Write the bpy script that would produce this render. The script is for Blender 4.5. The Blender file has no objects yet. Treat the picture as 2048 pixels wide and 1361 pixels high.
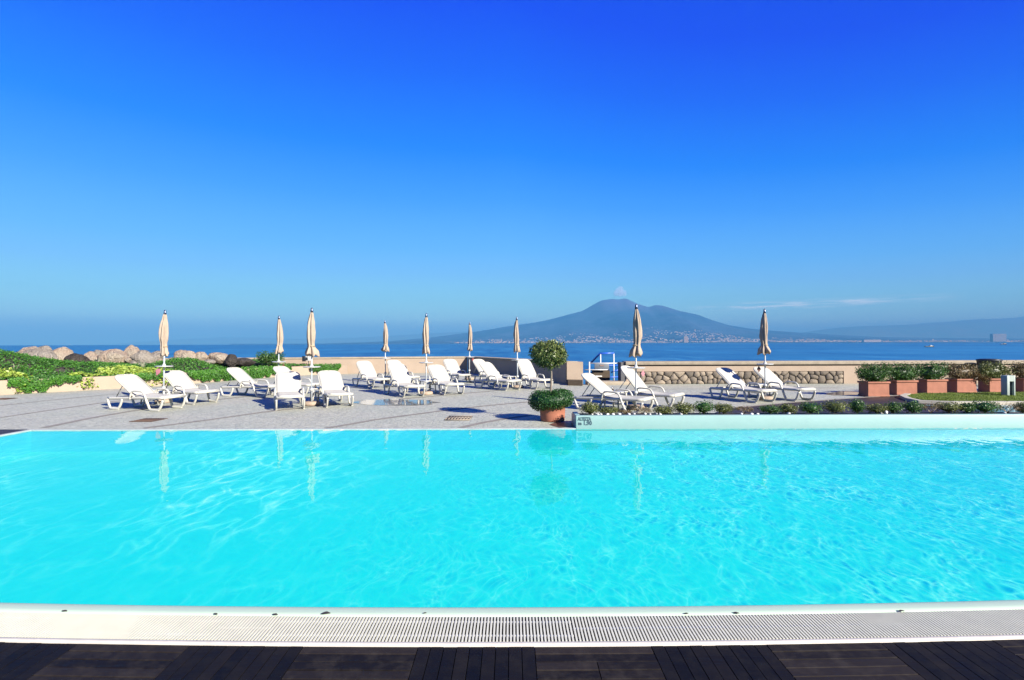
import bpy, bmesh, math, random
from mathutils import Vector, Matrix, noise as mn
R = math.radians
sc = bpy.context.scene
C = sc.collection

# ------------------------------------------------------------ camera
F = 1050.0                      # focal length in pixels of the 2048 wide photograph
CAM_H = 1.65
cam_d = bpy.data.cameras.new("camera"); cam = bpy.data.objects.new("camera", cam_d); C.objects.link(cam)
cam_d.sensor_width = 36.0; cam_d.lens = 36.0 * F / 2048
cam_d.clip_start = 0.1; cam_d.clip_end = 120000
CM = (Matrix.Translation((0, 0, CAM_H)) @ Matrix.Rotation(R(90.32), 4, 'X') @ Matrix.Rotation(R(-0.165), 4, 'Z'))
cam.matrix_world = CM
sc.camera = cam

def G(px, py, z=0.0):
    """ground point seen at a pixel of the photograph (used once to survey the real positions)"""
    d = CM.to_3x3() @ Vector(((px - 1024) / F, (680.5 - py) / F, -1))
    t = (z - CAM_H) / d.z
    return Vector((d.x * t, d.y * t, z))

# ------------------------------------------------------------ sky and sun
SUN_AZ = math.atan2(2.0, -1.8); SUN_EL = R(27.5)
world = bpy.data.worlds.new("World"); sc.world = world; world.use_nodes = True
nt = world.node_tree; nt.nodes.clear()
out = nt.nodes.new('ShaderNodeOutputWorld'); bg = nt.nodes.new('ShaderNodeBackground')
sky = nt.nodes.new('ShaderNodeTexSky'); sky.sky_type = 'NISHITA'; sky.sun_disc = False
sky.sun_elevation = SUN_EL; sky.sun_rotation = SUN_AZ
sky.altitude = 0; sky.air_density = 1.0; sky.dust_density = 0.3; sky.ozone_density = 4.0
tc = nt.nodes.new('ShaderNodeTexCoord'); sep = nt.nodes.new('ShaderNodeSeparateXYZ')
ramp = nt.nodes.new('ShaderNodeValToRGB')
nt.links.new(tc.outputs['Generated'], sep.inputs[0]); 
SKY = [(0.006, (0.1588, 0.3812, 0.6438)), (0.044, (0.5104, 1.3, 1.2815)), (0.082, (0.3511, 0.9666, 1.2237)), (0.129, (0.2377, 0.6977, 1.3)), (0.174, (0.1494, 0.5734, 1.3)), (0.263, (0.0529, 0.3728, 1.2543)), (0.345, (0.004, 0.235, 1.17)), (0.455, (0.001, 0.112, 1.08)), (0.547, (0.001, 0.050, 1.0)), (1.0, (0.001, 0.0241, 0.5535))]
el = ramp.color_ramp.elements
el[0].position = SKY[0][0]; el[0].color = (*SKY[0][1], 1); el[1].position = SKY[-1][0]; el[1].color = (*SKY[-1][1], 1)
for p, c in SKY[1:-1]:
    e = el.new(p); e.color = (*c, 1)
# thin cirrus low over the bay
mp = nt.nodes.new('ShaderNodeMapping'); mp.inputs['Scale'].default_value = (9, 9, 170)
mp.inputs['Rotation'].default_value = (0, R(1.6), 0)
nz = nt.nodes.new('ShaderNodeTexNoise'); nz.inputs['Scale'].default_value = 1.6; nz.inputs['Detail'].default_value = 5
nt.links.new(tc.outputs['Generated'], mp.inputs[0]); nt.links.new(mp.outputs[0], nz.inputs['Vector'])
cr = nt.nodes.new('ShaderNodeMapRange'); cr.inputs[1].default_value = .42; cr.inputs[2].default_value = .62
nt.links.new(nz.outputs[0], cr.inputs[0])
def wmath(op, a, b=None, c=None):
    n = nt.nodes.new('ShaderNodeMath'); n.operation = op
    for i, v in enumerate((a, b, c)):
        if v is None: continue
        if isinstance(v, (int, float)): n.inputs[i].default_value = v
        else: nt.links.new(v, n.inputs[i])
    return n.outputs[0]
xp = wmath('MAXIMUM', sep.outputs['X'], 0.0)
nt.links.new(wmath('MULTIPLY', sep.outputs['Z'], wmath('ADD', wmath('MULTIPLY', xp, 0.45), 1.0)), ramp.inputs[0])
def bump1(src, centre, half):
    t = wmath('DIVIDE', wmath('ABSOLUTE', wmath('SUBTRACT', src, centre)), half)
    return wmath('MAXIMUM', wmath('SUBTRACT', 1.0, t), 0.0)
zz = wmath('SUBTRACT', sep.outputs['Z'], wmath('MULTIPLY', sep.outputs['X'], 0.012))
msk = wmath('MULTIPLY', bump1(zz, .0575, .0085), wmath('MINIMUM', wmath('MULTIPLY', bump1(sep.outputs['X'], .485, .17), 2.0), 1.0))
msk = wmath('MULTIPLY', wmath('MULTIPLY', msk, cr.outputs[0]), .8)
mxc = nt.nodes.new('ShaderNodeMix'); mxc.data_type = 'RGBA'; mxc.inputs[7].default_value = (1.25, 1.75, 1.9, 1)
nt.links.new(msk, mxc.inputs[0]); nt.links.new(ramp.outputs[0], mxc.inputs[6])
sks = nt.nodes.new('ShaderNodeMix'); sks.data_type = 'RGBA'; sks.blend_type = 'MULTIPLY'; sks.inputs[0].default_value = 1
sks.inputs[7].default_value = (.008, .05, .08, 1); nt.links.new(sky.outputs[0], sks.inputs[6])
mx = nt.nodes.new('ShaderNodeMix'); mx.data_type = 'RGBA'; mx.inputs[0].default_value = .02
nt.links.new(mxc.outputs[2], mx.inputs[6]); nt.links.new(sks.outputs[2], mx.inputs[7])
nt.links.new(mx.outputs[2], bg.inputs[0]); nt.links.new(bg.outputs[0], out.inputs[0])
nt.links.new(wmath('SUBTRACT', 0.33, wmath('MULTIPLY', xp, 0.02)), bg.inputs[1])
sl = bpy.data.lights.new("sun", 'SUN'); so = bpy.data.objects.new("sun", sl); C.objects.link(so)
sl.energy = 5.0; sl.angle = R(0.5); sl.color = (1.0, .96, .88)
sdir = Vector((math.cos(SUN_EL) * math.sin(SUN_AZ), math.cos(SUN_EL) * math.cos(SUN_AZ), math.sin(SUN_EL)))
so.rotation_euler = sdir.to_track_quat('Z', 'Y').to_euler(); so.location = (20, -20, 30)
vs = sc.view_settings; vs.view_transform = 'Standard'; vs.look = 'None'; vs.gamma = 1; vs.exposure = 1.6
try: vs.use_curve_mapping = False
except Exception: pass
sc.render.resolution_x = 1024; sc.render.resolution_y = 680
sc.cycles.transparent_max_bounces = 12
sc.cycles.volume_bounces = 0

# ------------------------------------------------------------ materials
MATS = {}
ALB = .66
class NB:
    """small node-building helper"""
    def __init__(s, name):
        s.m = bpy.data.materials.new(name); s.m.use_nodes = True; s.t = s.m.node_tree; s.t.nodes.clear()
        s.out = s.t.nodes.new('ShaderNodeOutputMaterial')
    def n(s, typ, **kw):
        x = s.t.nodes.new(typ)
        for k, v in kw.items():
            if k.startswith('i_'):
                key = k[2:]; key = int(key) if key.isdigit() else key.replace('_', ' ')
                if hasattr(v, 'is_linked') or isinstance(v, bpy.types.NodeSocket): s.t.links.new(v, x.inputs[key])
                else: x.inputs[key].default_value = v
            else: setattr(x, k, v)
        return x
    def math(s, op, a, b=None, c=None):
        x = s.t.nodes.new('ShaderNodeMath'); x.operation = op
        for i, v in enumerate((a, b, c)):
            if v is None: continue
            if isinstance(v, bpy.types.NodeSocket): s.t.links.new(v, x.inputs[i])
            else: x.inputs[i].default_value = v
        return x.outputs[0]
    def mix(s, f, a, b, blend='MIX'):
        x = s.t.nodes.new('ShaderNodeMix'); x.data_type = 'RGBA'; x.blend_type = blend
        for i, v in ((0, f), (6, a), (7, b)):
            if isinstance(v, bpy.types.NodeSocket): s.t.links.new(v, x.inputs[i])
            else: x.inputs[i].default_value = v if i == 0 else (*v[:3], 1)
        return x.outputs[2]
    def noise(s, scale, detail=4, vec=None, stretch=None, rough=.55):
        x = s.t.nodes.new('ShaderNodeTexNoise'); x.inputs['Scale'].default_value = scale; x.inputs['Detail'].default_value = detail
        x.inputs['Roughness'].default_value = rough
        v = vec or s.obj()
        if stretch:
            m = s.t.nodes.new('ShaderNodeMapping'); m.inputs['Scale'].default_value = stretch; s.t.links.new(v, m.inputs[0]); v = m.outputs[0]
        s.t.links.new(v, x.inputs['Vector'])
        return x.outputs[0]
    def obj(s):
        if not hasattr(s, 'tc'): s.tc = s.t.nodes.new('ShaderNodeTexCoord')
        return s.tc.outputs['Object']
    def pos(s):
        if not hasattr(s, 'gp'): s.gp = s.t.nodes.new('ShaderNodeNewGeometry')
        return s.gp.outputs['Position']
    def island(s):
        s.pos(); return s.gp.outputs['Random Per Island']
    def rng(s, v, a, b, c=0., d=1.):
        x = s.t.nodes.new('ShaderNodeMapRange'); s.t.links.new(v, x.inputs[0])
        for i, k in enumerate((a, b, c, d)): x.inputs[i + 1].default_value = k
        return x.outputs[0]
    def bump(s, h, strength=.3, dist=.02, normal=None):
        x = s.t.nodes.new('ShaderNodeBump'); x.inputs['Strength'].default_value = strength; x.inputs['Distance'].default_value = dist
        s.t.links.new(h, x.inputs['Height'])
        if normal: s.t.links.new(normal, x.inputs['Normal'])
        return x.outputs[0]
    def principled(s, col, rough=.6, normal=None, spec=.5, metal=0, **kw):
        p = s.t.nodes.new('ShaderNodeBsdfPrincipled')
        for k, v in (('Base Color', col), ('Roughness', rough), ('Specular IOR Level', spec), ('Metallic', metal)):
            if isinstance(v, bpy.types.NodeSocket): s.t.links.new(v, p.inputs[k])
            else: p.inputs[k].default_value = (*v[:3], 1) if k == 'Base Color' else v
        if normal: s.t.links.new(normal, p.inputs['Normal'])
        for k, v in kw.items(): p.inputs[k.replace('_', ' ')].default_value = v
        s.t.links.new(p.outputs[0], s.out.inputs[0])
        return p

def simple(name, col, rough=.6, var=.25, scale=6, bump=.15, bscale=40, spec=.5, metal=0, dark=.5, stretch=None, **kw):
    if name in MATS: return MATS[name]
    col = tuple(x * ALB for x in col)
    b = NB(name)
    n1 = b.noise(scale, 5, stretch=stretch); n2 = b.noise(bscale, 3, stretch=stretch)
    f = b.math('MULTIPLY', b.rng(n1, .35, .7), var)
    c = b.mix(f, col, tuple(x * dark for x in col))
    f2 = b.math('MULTIPLY', b.rng(n2, .4, .7), var * .5)
    c = b.mix(f2, c, tuple(min(1, x * 1.25) for x in col))
    b.principled(c, rough, b.bump(n2, bump, .01) if bump else None, spec, metal, **kw)
    MATS[name] = b.m
    return b.m

def leaf_mat(name, cols, rough=.45, scale=3.0, trans=.25):
    if name in MATS: return MATS[name]
    b = NB(name)
    r = b.island()
    cr = b.t.nodes.new('ShaderNodeValToRGB'); b.t.links.new(r, cr.inputs[0]); e = cr.color_ramp.elements
    e[0].position = 0; e[0].color = (*cols[0], 1); e[1].position = 1; e[1].color = (*cols[-1], 1)
    for i, c in enumerate(cols[1:-1]):
        q = e.new((i + 1) / (len(cols) - 1)); q.color = (*c, 1)
    n = b.noise(scale, 3, vec=b.pos())
    c = b.mix(b.math('MULTIPLY', b.rng(n, .4, .65), .45), cr.outputs[0], tuple(x * .5 for x in cols[0]))
    p = b.principled(c, rough, None, .35)
    tr = b.t.nodes.new('ShaderNodeBsdfTranslucent'); b.t.links.new(c, tr.inputs[0])
    ms = b.t.nodes.new('ShaderNodeMixShader'); ms.inputs[0].default_value = trans
    b.t.links.new(p.outputs[0], ms.inputs[1]); b.t.links.new(tr.outputs[0], ms.inputs[2]); b.t.links.new(ms.outputs[0], b.out.inputs[0])
    MATS[name] = b.m
    return b.m

M_plastic = simple('ivory_resin', (.52, .50, .42), .38, .12, 5, .05, 60, spec=.4)
M_sling = simple('ivory_mesh_fabric', (.50, .48, .41), .75, .10, 8, .15, 220, spec=.2)
M_wood = simple('brown_bolt', (.10, .05, .02), .6)
M_canopy = simple('sand_canvas', (.42, .335, .25), .9, .6, 5, .2, 90, spec=.1, dark=.62)
M_pole = simple('white_painted_metal', (.50, .54, .55), .35, .15, 12, .04, 80)
M_cap = simple('dark_metal_cap', (.045, .06, .10), .25, .2, 20, .05, metal=.6)
M_tray = simple('white_tray_plastic', (.52, .52, .47), .4, .15, 15, .04)
M_concrete = simple('sandy_concrete', (.42, .32, .23), .9, .45, 18, .5, 120, spec=.2)
M_wall = simple('cream_plaster', (.40, .31, .225), .9, .38, 1.6, .35, 30, spec=.15, dark=.68)
M_cope = simple('weathered_plaster', (.40, .335, .24), .9, .6, 4.0, .45, 26, spec=.15, dark=.55)
M_stonestep = simple('brown_stone', (.10, .075, .05), .9, .6, 5, .6, 25, spec=.2)
M_terra = simple('terracotta', (.37, .155, .095), .8, .60, 5, .3, 60, spec=.2, dark=.62)
M_terra2 = simple('terracotta_pot', (.40, .15, .085), .75, .40, 9, .3, 60, spec=.25, dark=.6)
M_white = simple('white_pool_paint', (.31, .46, .41), .45, .10, 3, .06, 40, spec=.4)
M_whitecope = simple('white_pool_coping', (.53, .66, .48), .45, .10, 2, .05, 30, spec=.2)
M_grate = simple('ivory_grate_plastic', (.66, .645, .50), .45, .35, 9, .05, 60, dark=.7)
M_gutter = simple('dark_gutter', (.035, .033, .028), .7)
M_black = simple('black_plastic', (.012, .016, .020), .45, .2)
M_dgreen = simple('dark_green_plastic', (.03, .045, .022), .6, .2)
M_rail = simple('pale_painted_rail', (.62, .62, .58), .4, .2, 15, .05)
M_bluerail = simple('blue_painted_rail', (.03, .12, .55), .4, .2, 15, .05)
M_grey = simple('grey_board', (.13, .15, .17), .6, .3)
M_rust = simple('rusty_iron', (.10, .055, .03), .8, .6, 30, .4)
M_bark = simple('grey_bark', (.20, .16, .12), .9, .5, 30, .6, 80)
M_bollard = simple('grey_green_metal', (.36, .42, .36), .5, .2, 4, .05)
M_bollard_dark = simple('dark_recess_fill', (.05, .06, .05), .5, .2)
M_pebble = simple('white_pebble', (.72, .70, .64), .7, .3, 12, .2)
M_kerb = simple('pale_kerb', (.46, .42, .33), .8, .3, 4, .2)
M_letter = simple('dark_lettering', (.03, .07, .09), .6, .1)
M_pink = simple('faded_pink_sign', (.45, .17, .20), .6, .3)
M_brown = simple('brown_sign', (.12, .04, .02), .6, .3)
M_bottle = simple('dark_glass', (.05, .03, .02), .15, .1)
M_brownstrip = simple('brown_paving_joint', (.27, .245, .205), .9, .45, 3, .3, 30, spec=.2)

def paving():
    b = NB('pale_granite_setts')
    n = b.noise(.55, 5); n2 = b.noise(5, 6, rough=.7)
    v = b.n('ShaderNodeTexVoronoi', i_Scale=11.0); b.t.links.new(b.obj(), v.inputs['Vector'])
    ve = b.n('ShaderNodeTexVoronoi', feature='DISTANCE_TO_EDGE', i_Scale=9.0); b.t.links.new(b.obj(), ve.inputs['Vector'])
    c = b.mix(b.rng(n, .38, .66), (.30, .315, .245), (.35, .335, .245))
    c = b.mix(b.math('MULTIPLY', b.rng(v.outputs['Color'], 0, 1), .55), c, (.17, .175, .145))
    c = b.mix(b.math('MULTIPLY', b.rng(n2, .5, .72), .5), c, (.46, .45, .36))
    c = b.mix(b.rng(ve.outputs['Distance'], .0, .12, .5, 0.), c, (.13, .125, .11))
    h = b.math('MINIMUM', ve.outputs['Distance'], .15)
    b.principled(c, b.rng(n, .3, .7, .75, .5), b.bump(h, .5, .05), .25)
    return b.m
M_pave = paving()

def puddle():
    b = NB('wet_paving'); n = b.noise(6, 5)
    c = b.mix(b.rng(n, .4, .7), (.10, .105, .10), (.16, .155, .14))
    b.principled(c, b.rng(n, .3, .7, .04, .12), None, .5); return b.m
M_wet = puddle()

def stone_rubble():
    b = NB('rubble_stone')
    n = b.noise(3, 4); n2 = b.noise(26, 5, rough=.7)
    w = b.n('ShaderNodeMixRGB'); 
    v = b.n('ShaderNodeTexNoise', i_Scale=2.2); b.t.links.new(b.obj(), v.inputs['Vector'])
    r = b.island()
    c = b.mix(r, (.085, .072, .055), (.24, .195, .14))
    c = b.mix(b.math('MULTIPLY', b.rng(n2, .4, .7), .6), c, (.08, .065, .05))
    b.principled(c, .9, b.bump(n2, .9, .02), .2); return b.m
M_rubble = stone_rubble()

def rock_mat(name, ca, cb):
    b = NB(name); n = b.noise(1.6, 6, rough=.65); n2 = b.noise(9, 6, rough=.7)
    c = b.mix(b.rng(n, .38, .64), ca, cb)
    c = b.mix(b.math('MULTIPLY', b.rng(n2, .5, .72), .55), c, tuple(x * .28 for x in ca))
    b.principled(c, .92, b.bump(b.math('ADD', n2, n), 1.0, .3), .15); return b.m
M_rockA = rock_mat('pinkish_boulder', (.37, .265, .185), (.38, .325, .245))
M_rockB = rock_mat('grey_boulder', (.24, .205, .16), (.33, .29, .235))
M_rockC = rock_mat('dark_boulder', (.035, .03, .028), (.07, .06, .05))  # much darker than the other two boulder colours

def deck_mat(nm, ca, cb, cc_):
    b = NB(nm)
    r = b.island()
    g = b.noise(9, 6, stretch=(1, 1, 1), rough=.7)
    ga = b.noise(14, 5, vec=b.obj(), stretch=(.25, 3, 1))
    c = b.mix(r, ca, cb)
    c = b.mix(b.math('MULTIPLY', b.rng(g, .45, .75), .55), c, cc_)
    n = b.noise(2, 3)
    b.principled(c, b.rng(g, .3, .7, .5, .8), b.bump(ga, .35, .01), .10); return b.m
M_deck = deck_mat('dark_wet_hardwood', (.0025, .0022, .003), (.007, .0055, .005), (.012, .011, .012)); M_deck2 = deck_mat('brown_hardwood', (.005, .0038, .0034), (.015, .0115, .0095), (.034, .029, .026))

def water_mat(name, amp=1.0, tint=(.30, 1.04, 1.04)):
    """clear pool water: fresnel reflection over a clear sheet with bright caustics and dark troughs painted into its colour"""
    b = NB(name)
    P = b.pos()
    sx = b.t.nodes.new('ShaderNodeSeparateXYZ'); b.t.links.new(P, sx.inputs[0])
    wn = b.t.nodes.new('ShaderNodeTexNoise'); wn.inputs['Scale'].default_value = 1.1; wn.inputs['Detail'].default_value = 2
    b.t.links.new(P, wn.inputs['Vector'])
    wv = b.t.nodes.new('ShaderNodeVectorMath'); wv.operation = 'SCALE'; b.t.links.new(wn.outputs['Color'], wv.inputs[0]); wv.inputs['Scale'].default_value = .75
    ad = b.t.nodes.new('ShaderNodeVectorMath'); b.t.links.new(P, ad.inputs[0]); b.t.links.new(wv.outputs[0], ad.inputs[1])
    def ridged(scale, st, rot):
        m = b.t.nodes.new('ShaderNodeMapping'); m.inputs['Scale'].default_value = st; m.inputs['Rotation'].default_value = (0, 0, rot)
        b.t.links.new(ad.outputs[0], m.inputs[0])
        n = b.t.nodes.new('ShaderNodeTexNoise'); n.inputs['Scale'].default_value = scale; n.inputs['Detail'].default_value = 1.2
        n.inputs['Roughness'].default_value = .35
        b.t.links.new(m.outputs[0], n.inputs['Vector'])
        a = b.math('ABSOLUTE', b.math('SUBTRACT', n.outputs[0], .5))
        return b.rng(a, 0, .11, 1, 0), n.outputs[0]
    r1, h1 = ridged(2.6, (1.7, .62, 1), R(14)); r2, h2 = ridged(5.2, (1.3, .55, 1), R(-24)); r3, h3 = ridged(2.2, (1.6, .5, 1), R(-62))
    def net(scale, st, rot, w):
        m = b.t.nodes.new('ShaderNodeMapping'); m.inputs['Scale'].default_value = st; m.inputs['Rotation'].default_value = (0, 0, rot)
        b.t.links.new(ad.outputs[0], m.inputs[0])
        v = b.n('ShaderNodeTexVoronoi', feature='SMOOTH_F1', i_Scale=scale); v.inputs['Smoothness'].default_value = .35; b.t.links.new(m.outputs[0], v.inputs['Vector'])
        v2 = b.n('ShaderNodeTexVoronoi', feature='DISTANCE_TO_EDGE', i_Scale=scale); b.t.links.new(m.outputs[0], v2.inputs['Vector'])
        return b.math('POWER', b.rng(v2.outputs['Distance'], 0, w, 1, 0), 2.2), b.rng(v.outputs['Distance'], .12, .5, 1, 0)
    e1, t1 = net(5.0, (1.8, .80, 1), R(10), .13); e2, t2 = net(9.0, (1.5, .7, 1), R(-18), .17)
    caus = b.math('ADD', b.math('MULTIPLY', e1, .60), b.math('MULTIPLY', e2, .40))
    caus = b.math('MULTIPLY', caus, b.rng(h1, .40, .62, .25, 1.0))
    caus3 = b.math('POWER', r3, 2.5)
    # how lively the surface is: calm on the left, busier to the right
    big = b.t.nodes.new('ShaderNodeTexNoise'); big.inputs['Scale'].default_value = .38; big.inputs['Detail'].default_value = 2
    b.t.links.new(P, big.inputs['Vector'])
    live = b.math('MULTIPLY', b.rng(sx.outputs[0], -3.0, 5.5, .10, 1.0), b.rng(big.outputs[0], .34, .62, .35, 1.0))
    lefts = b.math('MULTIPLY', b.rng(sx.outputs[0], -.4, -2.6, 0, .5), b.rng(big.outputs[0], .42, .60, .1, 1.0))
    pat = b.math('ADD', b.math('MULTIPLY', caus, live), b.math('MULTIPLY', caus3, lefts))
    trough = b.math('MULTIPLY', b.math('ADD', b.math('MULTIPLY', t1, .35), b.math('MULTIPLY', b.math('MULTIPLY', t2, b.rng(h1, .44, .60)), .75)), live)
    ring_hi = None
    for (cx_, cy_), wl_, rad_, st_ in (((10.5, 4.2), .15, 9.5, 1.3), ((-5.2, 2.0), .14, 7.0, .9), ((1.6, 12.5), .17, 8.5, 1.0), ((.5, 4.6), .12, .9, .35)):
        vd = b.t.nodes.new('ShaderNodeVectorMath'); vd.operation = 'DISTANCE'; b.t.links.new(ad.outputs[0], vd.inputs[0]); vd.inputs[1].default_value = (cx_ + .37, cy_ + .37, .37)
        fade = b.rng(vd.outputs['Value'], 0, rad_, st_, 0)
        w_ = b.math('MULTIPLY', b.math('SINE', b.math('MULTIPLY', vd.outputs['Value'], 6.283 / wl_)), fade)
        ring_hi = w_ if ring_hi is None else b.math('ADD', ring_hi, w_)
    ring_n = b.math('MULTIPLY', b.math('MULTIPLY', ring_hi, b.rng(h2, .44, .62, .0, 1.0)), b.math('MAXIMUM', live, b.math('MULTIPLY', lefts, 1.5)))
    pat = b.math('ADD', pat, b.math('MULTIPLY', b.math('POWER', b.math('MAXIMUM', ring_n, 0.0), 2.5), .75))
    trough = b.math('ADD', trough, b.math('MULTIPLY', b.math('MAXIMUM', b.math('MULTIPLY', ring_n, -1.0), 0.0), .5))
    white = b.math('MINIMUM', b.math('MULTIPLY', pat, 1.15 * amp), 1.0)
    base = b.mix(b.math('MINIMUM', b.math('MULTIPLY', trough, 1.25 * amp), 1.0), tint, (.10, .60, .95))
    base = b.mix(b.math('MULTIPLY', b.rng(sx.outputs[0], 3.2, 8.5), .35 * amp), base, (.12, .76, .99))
    col = b.mix(white, base, (3.0, 1.4, 1.25))  # ripple-focused sunlight is painted into the sheet's colour
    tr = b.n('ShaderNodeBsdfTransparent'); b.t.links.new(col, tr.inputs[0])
    hh = b.math('ADD', b.math('ADD', h1, b.math('MULTIPLY', h2, .5)), b.math('MULTIPLY', h3, .5))
    fine = b.noise(13, 2, vec=P, stretch=(1, .6, 1))
    hh = b.math('ADD', hh, b.math('MULTIPLY', fine, .10))
    hh = b.math('ADD', hh, b.math('MULTIPLY', ring_n, .22))
    lv = b.rng(sx.outputs[0], -6, 7, .25, 1.0)
    nrm = b.t.nodes.new('ShaderNodeBump'); nrm.inputs['Distance'].default_value = .012; b.t.links.new(hh, nrm.inputs['Height'])
    b.t.links.new(b.math('MULTIPLY', lv, .55), nrm.inputs['Strength'])
    gl = b.n('ShaderNodeBsdfGlossy', i_Roughness=.015); gl.inputs[0].default_value = (1, 1, 1, 1); b.t.links.new(nrm.outputs[0], gl.inputs['Normal'])
    fr = b.n('ShaderNodeFresnel'); fr.inputs[0].default_value = 1.28; b.t.links.new(nrm.outputs[0], fr.inputs['Normal'])
    ms = b.n('ShaderNodeMixShader')
    top = b.math('MULTIPLY', b.math('MULTIPLY', fr.outputs[0], .75), b.math('SUBTRACT', 1.0, b.gp.outputs['Backfacing']))   # light leaving upwards is not held back
    b.t.links.new(b.math('ADD', top, b.math('MULTIPLY', b.gp.outputs['Backfacing'], .06)), ms.inputs[0])
    b.t.links.new(tr.outputs[0], ms.inputs[1]); b.t.links.new(gl.outputs[0], ms.inputs[2]); b.t.links.new(ms.outputs[0], b.out.inputs[0])
    return b.m
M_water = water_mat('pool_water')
M_floor = simple('turquoise_pool_lining', (.085, .53, .47), .8, .10, .8, .0, 40, spec=.1, dark=.9)
M_poolwall = simple('turquoise_pool_wall', (.035, .38, .42), .8, .08, 1.2, .0, 40, spec=.1, dark=.85)

def sea_mat():
    b = NB('open_sea'); P = b.pos()
    n1 = b.noise(.03, 4, vec=P, stretch=(1, .12, 1), rough=.6); n2 = b.noise(.16, 5, vec=P, stretch=(1, .2, 1), rough=.65); n3 = b.noise(.006, 4, vec=P, stretch=(.25, 1, 1))
    nd = b.noise(.0012, 3, vec=P, stretch=(.12, 1, 1))
    c = b.mix(b.rng(n1, .42, .58), (.008, .070, .165), (.016, .115, .225))
    c = b.mix(b.math('MULTIPLY', b.rng(n2, .45, .7), .7), c, (.045, .19, .30))
    c = b.mix(b.math('MULTIPLY', b.rng(n3, .4, .62), .45), c, (.003, .040, .115))
    sx = b.t.nodes.new('ShaderNodeSeparateXYZ'); b.t.links.new(P, sx.inputs[0])
    h = b.math('ADD', n1, b.math('MULTIPLY', n2, .2))
    b.principled(c, .45, b.bump(h, .7, 2.0), .12); return b.m
M_sea = sea_mat()

def land_mat(name, a, c2, sc_=.0006):
    b = NB(name); P = b.pos()
    n = b.noise(sc_, 7, vec=P, rough=.65); n2 = b.noise(sc_ * 7, 5, vec=P)
    c = b.mix(b.rng(n, .4, .62), a, c2)
    c = b.mix(b.math('MULTIPLY', b.rng(n2, .5, .7), .4), c, tuple(x * 1.6 for x in c2))
    sx = b.t.nodes.new('ShaderNodeSeparateXYZ'); b.t.links.new(P, sx.inputs[0])
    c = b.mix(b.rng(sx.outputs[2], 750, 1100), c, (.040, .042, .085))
    b.principled(c, .95, None, .05); return b.m
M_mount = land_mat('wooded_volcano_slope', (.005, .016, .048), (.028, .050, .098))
M_far = land_mat('distant_ridge', (.03, .045, .03), (.045, .05, .04))

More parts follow.
